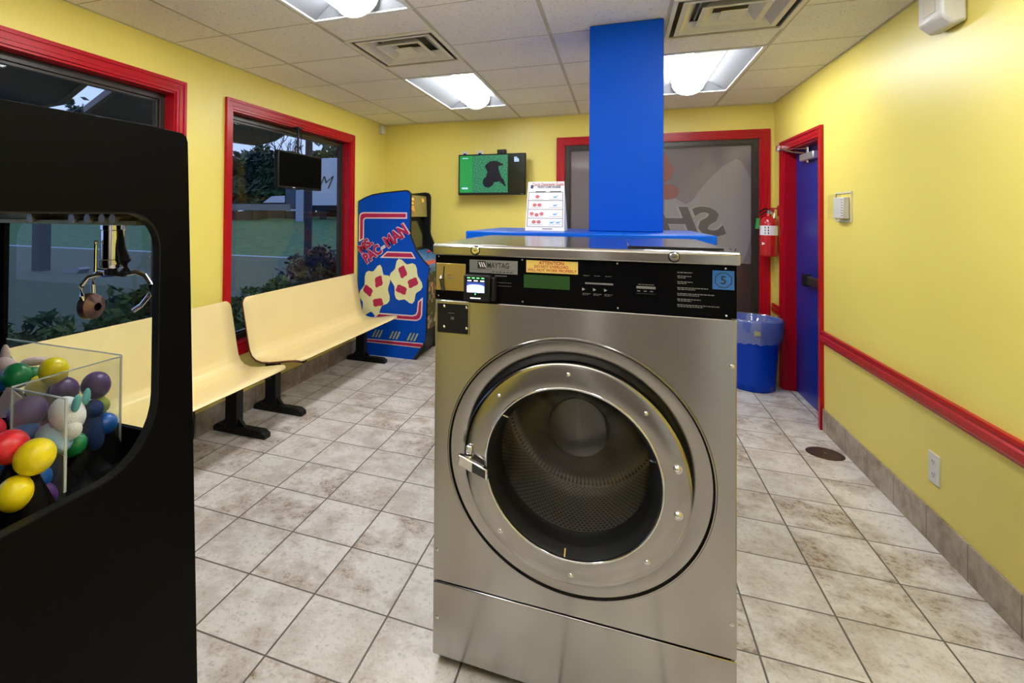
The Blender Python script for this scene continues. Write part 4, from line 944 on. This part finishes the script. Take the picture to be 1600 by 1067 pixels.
for j, (r, h) in enumerate(pr_):
    for i in range(n):
        a = 2*PI*i/n
        w = noise.noise(Vector((math.cos(a)*5, math.sin(a)*5, h*22)))*.010+noise.noise(Vector((math.cos(a)*14, math.sin(a)*14, h*45)))*.007
        vs.append((TX+(r+max(w, -.001))*math.cos(a), TY+(r+max(w, -.001))*math.sin(a), h+(w*2.4 if j > 9 else w*.3)))
fs = [(j*n+i, j*n+(i+1) % n, (j+1)*n+(i+1) % n, (j+1)*n+i) for j in range(len(pr_)-1) for i in range(n)]
ln = obj('bag_liner', MB().add(vs, fs), LIN, tc_, smooth=60)
obj('rim_logo', MB().add([(TX+.2235*math.cos(a_), TY+.2235*math.sin(a_), z_) for a_, z_ in ((-1.72, .475), (-1.52, .475), (-1.52, .51), (-1.72, .51))], [(0, 1, 2, 3)]), mat('logo_olive', (.30, .32, .16), .5), tc_)

# ------------------------------------------------------------------ claw machine
KX, KX0, KY0, KY1 = -1.0, -1.77, .30, 1.055
km = thing('claw_machine', (-1.39, .68, 0), 'black claw machine cabinet at the left with a rounded window', 'claw machine')
out = [(KY0, 0), (1.088, 0), (1.036, 1.288), (1.022, 1.605), (1.017, 1.618), (1.004, 1.625), (.90, 1.6285), (KY0, 1.6205)]
inn = rrect(.36, .940, .862, 1.4275, [.085, .08, .06, .145], 8)
inn = [(y, z-(.0 if z > 1 else .0)) for y, z in inn]
obj('side_panel', MB().holed(out, inn, 'x', KX-.018, KX, n=40), BLACK, km, bevel=.002)
obj('window_trim', MB().holed([(y+(y-.65)*.006, z+(z-1.15)*.006) for y, z in inn], [(y-(y-.65)*.008, z-(z-1.15)*.006) for y, z in inn], 'x', KX-.019, KX+.001, n=40), BLACKM, km)
o2 = [(KY0, 0), (1.02, 0), (1.02, 1.60), (KY0, 1.60)]
obj('side_panel', MB().holed(o2, rrect(.36, .93, .868, 1.42, .08, 6), 'x', KX0, KX0+.018, n=40), BLACK, km)
kb = obj('back_panel', MB().holed([(KX0+.019, 0), (KX-.019, 0), (KX-.019, 1.60), (KX0+.019, 1.60)], rrect(-1.665, -1.045, .878, 1.415, .03, 4), 'y', 1.004, 1.018, n=24), BLACK, km)
obj('back_pane', MB().flat([(-1.705, .875), (-1.04, .875), (-1.04, 1.418), (-1.705, 1.418)], 'y', 1.011), glass_mat('back_glass', (.80, .84, .82)), kb)
obj('side_pane', MB().flat([(.35, .86), (.94, .86), (.94, 1.425), (.35, 1.425)], 'x', KX0+.008), GLASS, km)
obj('front_panel', MB().box(KX0+.019, KX-.019, KY0, KY0+.018, 0, 1.60), BLACK, km)
obj('roof_panel', MB().box(KX0+.019, KX-.019, KY0+.019, 1.003, 1.585, 1.60), BLACK, km)
obj('cabinet_floor', MB().box(KX0+.019, KX-.019, KY0+.019, 1.003, .79, .805), BLACK, km)
GANT = mat('gantry_metal', (.32, .30, .14), .4, .6, var=.2, vscale=20)
gn = obj('gantry_rail', MB().box(KX0+.03, -1.06, .925, .975, 1.398, 1.408).box(KX0+.03, -1.06, .970, .975, 1.398, 1.45).box(KX0+.02, KX-.03, .40, 1.0, 1.44, 1.452), GANT, km)
for x in (-1.42, -1.265, -1.21, -1.16, -1.125): obj('roller', MB().cyl((x, .915, 1.413), .011, .05, 'y', 16), mat('roller_grey', (.35, .34, .28), .3, .5), gn, smooth=40)
cw = obj('claw_motor', MB().lathe([(0, 0), (.026, 0), (.0285, .004), (.0285, .02), (.027, .022), (.027, .092), (.0285, .094), (.0285, .105), (0, .105)], (-1.165, .95, 1.292), 'z', 24), CHROME, km, smooth=35)
obj('motor_rod', MB().tube([(-1.178, .915, 1.355), (-1.178, .915, 1.285)], .0035, 8).ellip((-1.178, .915, 1.355), (.006, .006, .006), None, 10, 6), CHROME, cw, smooth=40)
obj('claw_hub', MB().cyl((-1.165, .95, 1.274), .012, .02).tube([(-1.185, .95, 1.278), (-1.12, .95, 1.277)], .006, 8), BLACKM, cw)
obj('hub_ring', MB().cyl((-1.173, .945, 1.270), .014, .004), mat('ring_blue', (.02, .06, .4), .3), cw)
obj('cable_loom', MB().tube([(-1.14, .95, 1.385), (-1.128, .945, 1.34), (-1.116, .945, 1.31), (-1.112, .945, 1.285), (-1.125, .945, 1.278)], [.006, .01, .014, .013, .008], 10), BLACKM, cw, smooth=60)
def arc(pts): return pts
obj('claw_finger', MB().tube([(-1.185, .95, 1.282), (-1.21, .95, 1.283), (-1.226, .95, 1.270), (-1.232, .95, 1.247), (-1.228, .95, 1.222), (-1.218, .945, 1.200)], .0058, 10), CHROME, cw, smooth=60)
obj('claw_finger', MB().tube([(-1.175, .93, 1.278), (-1.20, .915, 1.270), (-1.212, .905, 1.250), (-1.210, .905, 1.225), (-1.205, .91, 1.205)], .0058, 10), CHROME, cw, smooth=60)
obj('claw_finger', MB().tube([(-1.12, .95, 1.279), (-1.085, .95, 1.285), (-1.055, .95, 1.277), (-1.036, .95, 1.257), (-1.042, .95, 1.232), (-1.066, .95, 1.207), (-1.092, .95, 1.192)], .0058, 10), CHROME, cw, smooth=60)
obj('claw_cup', MB().lathe([(.010, .018), (.030, .006), (.033, -.012), (.029, -.012), (.012, .002), (.0, .002)], (-1.205, .93, 1.197), 'x', 24), mat('cup_steel', (.16, .10, .095), .4, .9), cw, smooth=40)
# clear prize chute
ch = obj('prize_chute', MB().box(-1.64, -1.19, .999, 1.002, .806, 1.061).box(-1.192, -1.189, .737, 1.0, .806, 1.058).box(-1.19, -1.026, .737, .740, .806, 1.055), CLEAR, km)
ed = MB().box(-1.1915, -1.1885, .998, 1.003, .806, 1.061).box(-1.192, -1.189, .736, .741, .806, 1.055).box(-1.028, -1.025, .736, .741, .87, 1.056).box(-1.64, -1.19, .999, 1.002, 1.060, 1.063).box(-1.192, -1.189, .737, 1.0, 1.057, 1.060).box(-1.19, -1.026, .737, .740, 1.054, 1.057)
obj('chute_edge', ed, CLEARED, ch)

# eggs: (colour, pos, radius, elongation/tilt, label)
EC = {'yellow': (.85, .70, .01), 'green': (.01, .20, .07), 'purple': (.065, .018, .15), 'blue': (.01, .10, .42), 'red': (.60, .02, .03), 'lime': (.50, .58, .06)}
EMAT = {k: mat('egg_'+k, v, .32, var=.06, vscale=30) for k, v in EC.items()}
def K(P, s): # slide a point along the line from the room's eye height corner to keep sizes natural
    return (P[0]*s, P[1]*s, 1.43+(P[2]-1.43)*s)
EGGS = [
 ('yellow', K((-.937, .62, 1.006), 1.127), .0335, 'yellow egg lying in front of the chute wall, third from the bottom'),
 ('yellow', K((-.891, .56, .981), 1.2), .032, 'big yellow egg at the left edge of the cabinet window, lowest yellow one'),
 ('purple', K((-.979, .66, .909), 1.10), .027, 'purple egg at the very bottom, half hidden by the window edge'),
 ('blue', K((-1.052, .70, .912), 1.035), .025, 'blue egg below the front yellow egg and left of the white toy'),
 ('red', K((-.971, .60, 1.025), 1.15), .033, 'bright red egg at the left edge, above the yellow eggs'),
 ('blue', K((-.97, .60, .985), 1.20), .026, 'blue egg under the red egg, between the two yellow eggs'),
 ('purple', (-1.235, .80, .978), .034, 'hazy purple egg seen through the clear chute wall'),
 ('blue', (-1.225, .79, .935), .028, 'blue egg beside the white plush toy, above the front yellow egg'),
 ('yellow', (-1.34, .93, 1.023), .034, 'topmost yellow egg at the back of the heap'),
 ('green', (-1.34, .84, 1.036), .030, 'large dark green egg left of the topmost yellow egg'),
 ('yellow', (-1.40, .935, .973), .030, 'yellow egg half hidden below the large green egg'),
 ('purple', (-1.325, .95, .970), .032, 'purple egg in the middle, right of the hidden yellow egg'),
 ('purple', K((-1.259, .985, .98), .975), .034, 'purple egg farthest right, topmost against the back chute wall'),
 ('green', (-1.48, .97, .985), .022, 'small green egg behind the topmost yellow egg'),
 ('green', (-1.60, .97, 1.008), .020, 'small green egg far back between the pale pink toys'),
 ('blue', K((-1.333, .80, 1.032), 1.03), .022, 'blue egg at the left edge beside the large green egg'),
 ('red', (-1.235, .72, .965), .027, 'dull red egg behind the bright red egg'),
 ('green', K((-1.195, .88, .879), .97), .025, 'dark green egg under the white plush toy'),
 ('lime', K((-1.247, .99, .93), .975), .020, 'lime egg right of the white plush toy below the purple egg'),
 ('blue', K((-1.232, .99, .883), .975), .027, 'blue egg at the right end beside the navy toy'),
 ('yellow', K((-.927, .56, .988), 1.24), .018, 'small yellow egg at the left edge behind the lowest big yellow egg'),
]
for c, P, r, lb_ in EGGS:
    o = obj('plastic_egg', MB().ellip((0, 0, 0), (r, r, r*1.16), None, 28, 18), EMAT[c], smooth=80)
    o.location = P; o.rotation_euler = (random.uniform(.9, 1.5), random.uniform(-.4, .4), random.uniform(0, 3))
    tag(o, lb_, 'plastic egg', 'coloured eggs in the claw machine')
# plush toys
PLW = mat('plush_white', (.72, .76, .80), .9, bump=.6, bscale=350); PLT = mat('plush_teal', (.10, .36, .38), .9); PLB = mat('plush_pale_blue', (.32, .52, .68), .9, bump=.6, bscale=350)
PLN = mat('plush_navy', (.006, .03, .14), .8, bump=.6, bscale=300); PLP = mat('plush_pink', (.74, .60, .68), .9, bump=.6, bscale=350)
hp = K((-1.191, .86, .959), .955)
pt_ = thing('plush_toy', (hp[0], hp[1], .86), 'white plush animal with a teal ear and pale blue body', 'plush toy')
R1 = Matrix.Rotation(.55, 3, 'Y')
hh = obj('head', MB().ellip(hp, (.043, .034, .034), R1, 24, 16), PLW, pt_, smooth=80)
obj('ear', MB().ellip((hp[0]+.036, hp[1]-.006, hp[2]+.030), (.010, .008, .022), Matrix.Rotation(.35, 3, 'Y'), 14, 10), PLT, hh, smooth=80)
obj('ear', MB().ellip((hp[0]+.020, hp[1]+.03, hp[2]+.032), (.009, .008, .020), Matrix.Rotation(.2, 3, 'Y'), 14, 10), PLT, hh, smooth=80)
obj('snout', MB().ellip((hp[0]+.026, hp[1]-.008, hp[2]-.026), (.021, .020, .022), None, 16, 12), PLW, hh, smooth=80)
obj('body', MB().ellip((hp[0]-.012, hp[1]-.02, hp[2]-.047), (.044, .032, .028), Matrix.Rotation(.3, 3, 'Y'), 20, 14), PLB, pt_, smooth=80)
obj('paw', MB().ellip((hp[0]+.022, hp[1]-.034, hp[2]-.052), (.020, .012, .012), Matrix.Rotation(.4, 3, 'Y'), 14, 10), PLB, pt_, smooth=80)
np_ = K((-1.226, .95, .884), .985)
nt_ = thing('plush_toy', (np_[0], np_[1], .85), 'dark navy plush toy wedged right of the white plush animal', 'plush toy')
obj('body', MB().ellip(np_, (.030, .026, .055), Matrix.Rotation(-.25, 3, 'Y'), 20, 14), PLN, nt_, smooth=80)
obj('head', MB().ellip((np_[0]+.004, np_[1], np_[2]+.052), (.024, .022, .022), None, 18, 12), PLN, nt_, smooth=80)
pk = (-1.405, .85, 1.045)
kt = thing('plush_toy', (pk[0], pk[1], 1.0), 'pale pink plush rabbit lying at the left end of the heap', 'plush toy')
khd = obj('head', MB().ellip(pk, (.028, .026, .026), None, 18, 12), PLP, kt, smooth=80)
obj('ear', MB().ellip((pk[0]+.03, pk[1]+.055, pk[2]+.005), (.011, .030, .011), Matrix.Rotation(-.6, 3, 'Z'), 14, 10), PLP, khd, smooth=80)
obj('ear', MB().ellip((pk[0]-.01, pk[1]+.01, pk[2]+.028), (.010, .010, .026), None, 14, 10), PLP, khd, smooth=80)
obj('body', MB().ellip((pk[0]-.02, pk[1]-.01, pk[2]-.045), (.032, .03, .034), None, 18, 12), PLP, kt, smooth=80)
cdP = (-1.335, .80, .975)
cd = obj('prize_card', MB().add([(cdP[0]-.045, cdP[1], cdP[2]-.035), (cdP[0]+.03, cdP[1]+.004, cdP[2]-.02), (cdP[0]+.045, cdP[1]+.02, cdP[2]+.022), (cdP[0]-.005, cdP[1]+.02, cdP[2]+.042)]+[(cdP[0]-.045, cdP[1]+.003, cdP[2]-.035), (cdP[0]+.03, cdP[1]+.007, cdP[2]-.02), (cdP[0]+.045, cdP[1]+.023, cdP[2]+.022), (cdP[0]-.005, cdP[1]+.023, cdP[2]+.042)], [(0, 1, 2, 3), (7, 6, 5, 4), (0, 4, 5, 1), (1, 5, 6, 2), (2, 6, 7, 3), (3, 7, 4, 0)]), mat('card_pink', (.66, .50, .46), .6), None)
tag(cd, 'pale pink card stuck among the eggs behind the chute wall', 'card')
# dark bed the prizes rest on
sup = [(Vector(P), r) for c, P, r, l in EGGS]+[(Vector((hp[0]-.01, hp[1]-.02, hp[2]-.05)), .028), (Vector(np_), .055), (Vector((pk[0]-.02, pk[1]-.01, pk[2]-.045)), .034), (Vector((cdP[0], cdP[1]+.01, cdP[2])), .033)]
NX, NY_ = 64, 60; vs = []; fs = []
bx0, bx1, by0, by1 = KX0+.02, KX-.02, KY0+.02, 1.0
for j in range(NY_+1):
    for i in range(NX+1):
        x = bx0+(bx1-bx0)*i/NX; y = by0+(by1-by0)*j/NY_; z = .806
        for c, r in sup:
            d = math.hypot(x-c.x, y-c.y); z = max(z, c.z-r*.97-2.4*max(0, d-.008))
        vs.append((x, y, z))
for j in range(NY_):
    for i in range(NX): fs.append((j*(NX+1)+i, j*(NX+1)+i+1, (j+1)*(NX+1)+i+1, (j+1)*(NX+1)+i))
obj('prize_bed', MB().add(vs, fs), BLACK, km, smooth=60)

# ------------------------------------------------------------------ outdoors
GRASS = grassy('grass_hill', (.014, .060, .014), (.045, .13, .028), 3.)
DIRT = grassy('grass_verge', (.02, .045, .014), (.05, .06, .03), 6.)
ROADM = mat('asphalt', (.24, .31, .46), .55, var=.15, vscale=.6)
mb = MB(); pts = [(-70, 18.4, -.40), (4, 18.4, -.40), (-70, 22, -.05), (4, 22, -.05), (-70, 27, .5), (4, 27, .5), (-70, 33, 1.0), (4, 33, 1.0), (-70, 60, 1.4), (4, 60, 1.4)]
mb.add(pts, [(0, 1, 3, 2), (2, 3, 5, 4), (4, 5, 7, 6), (6, 7, 9, 8)])
struct('ground_hill', mb, GRASS, 'grass bank beyond the road')
struct('ground_verge', MB().add([(-70, -6, -.42), (-2.63, -6, -.06), (-2.63, 30, -.06), (-2.7, 40, -.42), (-4, 19, -.43), (-70, 19, -.44), (-5, -6, -.10), (-5, 14, -.14)], [(1, 2, 7, 6), (0, 6, 7, 5), (7, 4, 5), (2, 3, 4, 7)]), DIRT, 'ground strip outside the windows')
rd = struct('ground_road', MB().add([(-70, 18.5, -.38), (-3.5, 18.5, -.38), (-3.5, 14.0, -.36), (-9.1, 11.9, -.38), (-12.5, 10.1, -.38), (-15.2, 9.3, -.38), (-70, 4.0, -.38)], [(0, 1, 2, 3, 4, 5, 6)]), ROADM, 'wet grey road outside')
obj('road_line', MB().add([(-70, 17.9, -.374), (-4, 17.9, -.374), (-4, 18.02, -.374), (-70, 18.02, -.374)], [(0, 1, 2, 3)]).add([(-70, 13.2, -.374), (-4, 14.6, -.374), (-4, 14.7, -.374), (-70, 13.3, -.374)], [(0, 1, 2, 3)]), mat('line_white', (.5, .52, .58), .6), rd)
CAN = mat('canopy_dark', (.035, .033, .032), .6, var=.3, vscale=3)
def canopy(name, poly, label):
    o = struct(name, MB().prism(poly, 'z', 2.355, 2.40), CAN, label)
    for i in range(len(poly)):
        a, b = Vector(poly[i]), Vector(poly[(i+1) % len(poly)])
        if abs(a.x+2.65) < .02 and abs(b.x+2.65) < .02: continue
        d = (b-a).normalized(); nn = Vector((-d.y, d.x))*.04
        obj('fascia', MB().prism([tuple(a), tuple(b), tuple(b+nn), tuple(a+nn)], 'z', 2.345, 2.405), mat('fascia', (.10, .085, .075), .6), o)
    return o
canopy('trim_6', [(-2.65, 2.36), (-3.49, 2.90), (-4.60, 3.48), (-4.66, 5.55), (-4.58, 5.88), (-4.08, 5.58), (-3.45, 4.98), (-2.65, 4.22)], 'dark canopy roof outside above the far window')
canopy('trim_7', [(-2.65, 2.08), (-3.455, 2.64), (-4.44, 3.13), (-5.6, 3.3), (-5.6, -2), (-2.65, -2)], 'dark canopy roof outside above the near window')
# canopy lamp
tag(obj('canopy_lamp', MB().box(-3.35, -3.20, 2.62, 2.76, 2.33, 2.36) if False else MB().prism(circle(-3.30, 3.02, .07, 16), 'z', 2.345, 2.36), mat('lamp_glow', (.8, .8, .8), .4, emit=(.9, .92, 1.), es=2.5), loc=(-3.3, 3.02, 2.345)), 'small lit lamp under the dark canopy outside', 'lamp')
POLEM = mat('pole_dark', (.012, .011, .012), .8)
up = thing('utility_pole', (-12.0, 18.9, -.36), 'dark utility pole across the road beyond the far window', 'pole')
obj('pole', MB().lathe([(.17, 0), (.13, 10)], (-12.0, 18.9, -.4), 'z', 16, cap=True), POLEM, up, smooth=40)
obj('crossarm', MB().box(-13.2, -10.8, 18.85, 18.95, 8.6, 8.75), POLEM, up)
obj('meter_box', MB().box(-12.55, -12.17, 18.8, 18.95, 1.1, 2.4), mat('meter_grey', (.25, .3, .38), .5), up)
sgn = thing('road_post', (-14.6, 9.75, -.38), 'dark square post standing at the near edge of the road', 'post')
obj('post', MB().box(-14.78, -14.46, 9.6, 9.9, -.39, 3.2), POLEM, sgn)
obj('footing', MB().prism([(-14.46, -.39), (-13.2, -.30), (-12.9, -.06), (-13.0, -.02), (-14.46, -.37)], 'y', 9.6, 9.9), mat('kerb', (.2, .2, .22), .8), sgn)
wi = thing('power_line', (-12.0, 18.9, 8.7), 'thin power lines crossing the sky over the canopy gap', 'wire')
for dx in (-.9, .9): obj('wire', MB().tube([(-12+dx, 18.9, 8.77), (-20, 18.0, 8.4), (-30, 17, 8.3), (-45, 15.5, 8.6), (-60, 14, 9.2)], .012, 6), POLEM, wi)
tr = thing('semi_trailer', (-16.5, 34.2, .95), 'white semi trailer with a script letter parked on the bank', 'trailer')
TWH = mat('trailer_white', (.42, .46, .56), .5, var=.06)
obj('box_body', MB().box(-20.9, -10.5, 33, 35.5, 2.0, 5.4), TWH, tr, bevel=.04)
obj('chassis', MB().box(-20.7, -10.7, 33.3, 35.2, 1.7, 2.0), BLACKM, tr)
obj('landing_leg', MB().box(-20.3, -19.9, 33.5, 33.8, 1.0, 1.75), BLACKM, tr)
for x in (-14, -12.6): obj('wheel', MB().cyl((x, 33.2, 1.5), .5, .5, 'y', 24), RUBBER, tr)
try:
    text('lettering', 'M', BLACKI, tr, (-20.1, 32.985, 3.2), 1.35, '-y', offset=-.005, shear=.45)
except Exception: pass
tk = thing('parked_truck', (-23.0, 34, .95), 'dark parked truck beside the white trailer', 'truck')
obj('truck_body', MB().box(-23.1, -20.95, 33.2, 35.4, 1.75, 3.35), mat('truck_navy', (.02, .035, .08), .4), tk, bevel=.08)
obj('truck_panel', MB().box(-21.75, -21.45, 33.17, 33.2, 1.8, 3.3).box(-23.0, -21.0, 33.15, 33.2, 1.6, 1.74), TWH, tk)
for x in (-22.6, -21.4): obj('wheel', MB().cyl((x, 33.3, 1.45), .48, .4, 'y', 24), RUBBER, tk)
sh = thing('shed', (-24.1, 34, 1.0), 'small shed with a pale sloping roof left of the parked truck', 'shed')
obj('wall', MB().box(-24.9, -23.3, 33.5, 36, 1.05, 2.2), mat('shed_brown', (.05, .03, .025), .8), sh)
obj('roof', MB().prism([(-25.1, 2.22), (-23.15, 2.22), (-23.15, 2.74), (-24.3, 2.70)], 'y', 33.2, 36.3), TWH, sh)
gr = thing('guard_rail', (-40, 31.5, .9), 'long pale guard rail along the top of the grass bank', 'guard rail')
obj('rail', MB().box(-62, -21.5, 31.45, 31.6, 1.62, 2.08), mat('rail_grey', (.10, .13, .16), .6), gr)
for x in (-60, -54, -48, -42, -36, -30.2, -25): obj('post', MB().box(x-.1, x+.1, 31.6, 31.8, .8, 2.0), POLEM, gr)
struct('ground_bank', MB().prism([(31.7, .85), (31.9, 1.55), (33, 1.55), (33, .85)], 'x', -62, -24.5), mat('bank_brown', (.045, .022, .018), .9, var=.3, vscale=2), 'brown bank under the guard rail')
# foliage
LEAF = {}
def leafmat(name, c1, c2):
    m = mat(name, c1, .6)
    nt = m.node_tree; N = nt.nodes; L = nt.links; b = N['Principled BSDF']
    oi = N.new('ShaderNodeNewGeometry'); c = N.new('ShaderNodeMixRGB'); c.inputs[1].default_value = (*c1, 1); c.inputs[2].default_value = (*c2, 1)
    L.new(oi.outputs['Random Per Island'], c.inputs[0]); L.new(c.outputs[0], b.inputs['Base Color'])
    return m
TREEM = [leafmat('tree_leaf_dark', (.012, .035, .022), (.035, .075, .03)), leafmat('tree_leaf_mid', (.03, .06, .025), (.08, .10, .035)), leafmat('tree_leaf_blue', (.015, .04, .035), (.04, .08, .06))]
def leaves(c, r, n, size, rg, shape=1.):
    mb = MB()
    for _ in range(n):
        while True:
            p = Vector((rg.uniform(-1, 1), rg.uniform(-1, 1), rg.uniform(-1, 1)))
            if .25 < p.length < 1: break
        p *= .75+.25*noise.noise(p*2.3+Vector(c)*.37)*2
        q = Vector((c[0]+p.x*r[0], c[1]+p.y*r[1], c[2]+p.z*r[2]))
        a = Vector((rg.uniform(-1, 1), rg.uniform(-1, 1), rg.uniform(-.6, .8))).normalized(); b = a.cross(Vector((rg.uniform(-1, 1), rg.uniform(-1, 1), rg.uniform(-1, 1)))).normalized()
        s = size*rg.uniform(.6, 1.3)
        mb.add([q-a*s, q+b*s*.38*shape-a*s*.1, q+a*s, q-b*s*.38*shape-a*s*.1], [(0, 1, 2, 3)])
    return mb
rg = random.Random(11)
TREES = [(-36.0, 40, 6.9, 3.8, 0, 'dark tree at the left edge of the far window beyond the guard rail'), (-32.2, 42, 7.3, 3.6, 2, 'blue-green tree second from the left beyond the far window'), (-28.2, 41, 6.4, 3.3, 0, 'dark tree left of the hanging television beyond the far window'),
         (-25.0, 44, 7.6, 3.6, 1, 'tall lighter tree rising behind the hanging television'), (-21.2, 43, 8.0, 3.4, 0, 'dark tree over the white trailer'), (-17.6, 42, 7.4, 3.2, 2, 'blue-green tree over the right end of the trailer'),
         (-51.0, 37, 11.6, 3.6, 2, 'tall tree seen through the canopy gap above the claw machine'), (-60.0, 40, 8.0, 5., 0, 'wide tree left of the canopy gap, mostly behind the roof')]
for (x, y, zt, r, k, lb_) in TREES:
    t = thing('tree', (x, y, 1.1), lb_, 'tree', 'trees beyond the road')
    obj('trunk', MB().tube([(x, y, 1.05), (x+.1, y, 2.5), (x-.1, y, zt*.6)], [.28, .22, .12], 8), POLEM, t, smooth=60)
    obj('crown', leaves((x, y, zt*.56+.3), (r*1.35, r*.7, zt*.56), 4200, .5, rg), TREEM[k], t)
bt = thing('bare_tree', (-26.8, 37.5, 1.2), 'thin bare tree with leafless branches beside the canopy corner', 'tree')
mb = MB()
def branch(p, d, l, r, lev):
    e = p+d*l; mb.tube([tuple(p), tuple(p+d*l*.5+Vector((rg.uniform(-.1, .1)*l, 0, 0))), tuple(e)], [r, r*.8, r*.6], 5)
    if lev:
        for _ in range(3):
            nd = (d+Vector((rg.uniform(-.8, .8), rg.uniform(-.4, .4), rg.uniform(-.2, .5)))).normalized(); branch(e-d*l*rg.uniform(0, .4), nd, l*.66, r*.6, lev-1)
branch(Vector((-26.8, 37.5, 1.1)), Vector((0, 0, 1)), 3.4, .16, 4)
obj('branches', mb, POLEM, bt)
SHL = [leafmat('shrub_green', (.015, .045, .012), (.06, .12, .035)), leafmat('shrub_plum', (.025, .018, .022), (.075, .06, .05))]
SHR = [(-3.35, 5.6, .50, .66, .68, 1, 7000, .042, 'plum-coloured shrub outside the right half of the far window'), (-3.2, 4.45, .30, .60, .58, 0, 5500, .046, 'green leafy shrub outside the middle of the far window'), (-3.12, 3.55, .24, .56, .55, 0, 5000, .046, 'green leafy shrub outside the left edge of the far window'),
       (-3.12, 2.72, .42, .50, .60, 0, 5000, .05, 'green shrub seen through the claw machine window, right of the claw'), (-3.15, 1.95, .34, .55, .58, 0, 5000, .05, 'green shrub seen through the claw machine window, left of the claw')]
for (x, y, z, rx, rz, k, n_, sz, lb_) in SHR:
    t = thing('shrub', (x, y, -.08), lb_, 'shrub', 'shrubs outside the windows')
    obj('leaves', leaves((x, y, z), (rx*.72, rx, rz), n_, sz, rg, 1.1), SHL[k], t)
    st_ = MB()
    for q in range(7): st_.tube([(x+rg.uniform(-.08, .08), y+rg.uniform(-.1, .1), -.12), (x+rg.uniform(-.2, .2), y+rg.uniform(-.3, .3), z+rz*.5)], [.012, .005], 5)
    obj('stem', st_, POLEM, t)
# red glow standing in for a sign's reflection, half hidden behind the hanging set
ns = MB()
for k in range(5):
    z0 = 3.6+.0*k
    ns.tube([(-27.35+.28*math.cos(a)*(.6+.1*(k % 2)), 30.9, 4.45-.34*k+.15*math.sin(a)) for a in [PI*1.6*i/8+.5*k for i in range(9)]], .035, 6)
nn_ = thing('sign_reflection', (-27.3, 31, 1.0), 'small red glow standing in for a reflected sign, just left of the hanging television', 'sign')
obj('reflection_tube', ns, mat('reflection_red', (.6, .05, .03), .4, emit=(1., .10, .05), es=1.2), nn_)
obj('glow_post', MB().box(-27.3, -27.2, 31.0, 31.1, .8, 4.7), POLEM, nn_)

# soft unseen fill lamp added beside the viewer to brighten the ceiling
fl = bpy.data.lights.new('ceiling_fill', 'AREA'); fl.shape = 'DISK'; fl.size = 1.1; fl.energy = 52; fl.color = (1, .97, .92)
flo = bpy.data.objects.new('ceiling_fill', fl); COL.objects.link(flo); flo.location = (-.3, -.45, 1.12); flo.rotation_euler = (PI-.30, 0, 0); fl.spread = math.radians(105)
# ------------------------------------------------------------------ world, camera
w = bpy.data.worlds.new('World'); S.world = w; w.use_nodes = True
nt = w.node_tree; N = nt.nodes; L = nt.links; bg = N['Background']
tcw = N.new('ShaderNodeTexCoord'); sp = N.new('ShaderNodeSeparateXYZ'); L.new(tcw.outputs['Generated'], sp.inputs[0])
r = N.new('ShaderNodeValToRGB'); e = r.color_ramp.elements; e[0].position = .0; e[0].color = (.46, .55, .80, 1); e[1].position = .6; e[1].color = (.46, .58, .88, 1)
q = e.new(.2); q.color = (.44, .55, .82, 1)
L.new(sp.outputs[2], r.inputs[0])
cn = N.new('ShaderNodeTexNoise'); cn.inputs['Scale'].default_value = 3; cn.inputs['Detail'].default_value = 5; L.new(tcw.outputs['Generated'], cn.inputs['Vector'])
mx = N.new('ShaderNodeMixRGB'); mx.blend_type = 'MULTIPLY'; mx.inputs[0].default_value = .3; L.new(r.outputs[0], mx.inputs[1]); L.new(cn.outputs[0], mx.inputs[2])
L.new(mx.outputs[0], bg.inputs[0]); bg.inputs[1].default_value = 1.6

cam = bpy.data.cameras.new('Camera'); co = bpy.data.objects.new('Camera', cam); COL.objects.link(co)
F, PX, PY, yaw, pitch, roll = 824.32, 645.46, 324.57, -.3697, -.0124, .0083
cam.sensor_width = 36; cam.sensor_fit = 'HORIZONTAL'; cam.lens = 36*F/1600
cam.shift_x = (800-PX)/1600; cam.shift_y = -(533.5-PY)/1600
cam.clip_start = .02; cam.clip_end = 300
B = Matrix(((1, 0, 0), (0, 0, -1), (0, 1, 0)))
Rz = Matrix(((math.cos(yaw), -math.sin(yaw), 0), (math.sin(yaw), math.cos(yaw), 0), (0, 0, 1)))
Rx = Matrix(((1, 0, 0), (0, math.cos(pitch), -math.sin(pitch)), (0, math.sin(pitch), math.cos(pitch))))
Rr = Matrix(((math.cos(roll), -math.sin(roll), 0), (math.sin(roll), math.cos(roll), 0), (0, 0, 1)))
Rc = Matrix(((1, 0, 0), (0, -1, 0), (0, 0, -1))) @ (Rr @ Rx @ B @ Rz)
M4 = Rc.transposed().to_4x4(); M4.translation = (0, 0, 1.43)
co.matrix_world = M4
S.camera = co

S.view_settings.view_transform = 'Standard'
S.view_settings.look = 'None'
S.view_settings.exposure = .1
S.cycles.use_denoising = True
S.cycles.max_bounces = 10; S.cycles.diffuse_bounces = 4; S.cycles.glossy_bounces = 5; S.cycles.transparent_max_bounces = 16; S.cycles.transmission_bounces = 6
S.cycles.sample_clamp_indirect = 6
S.cycles.caustics_reflective = False
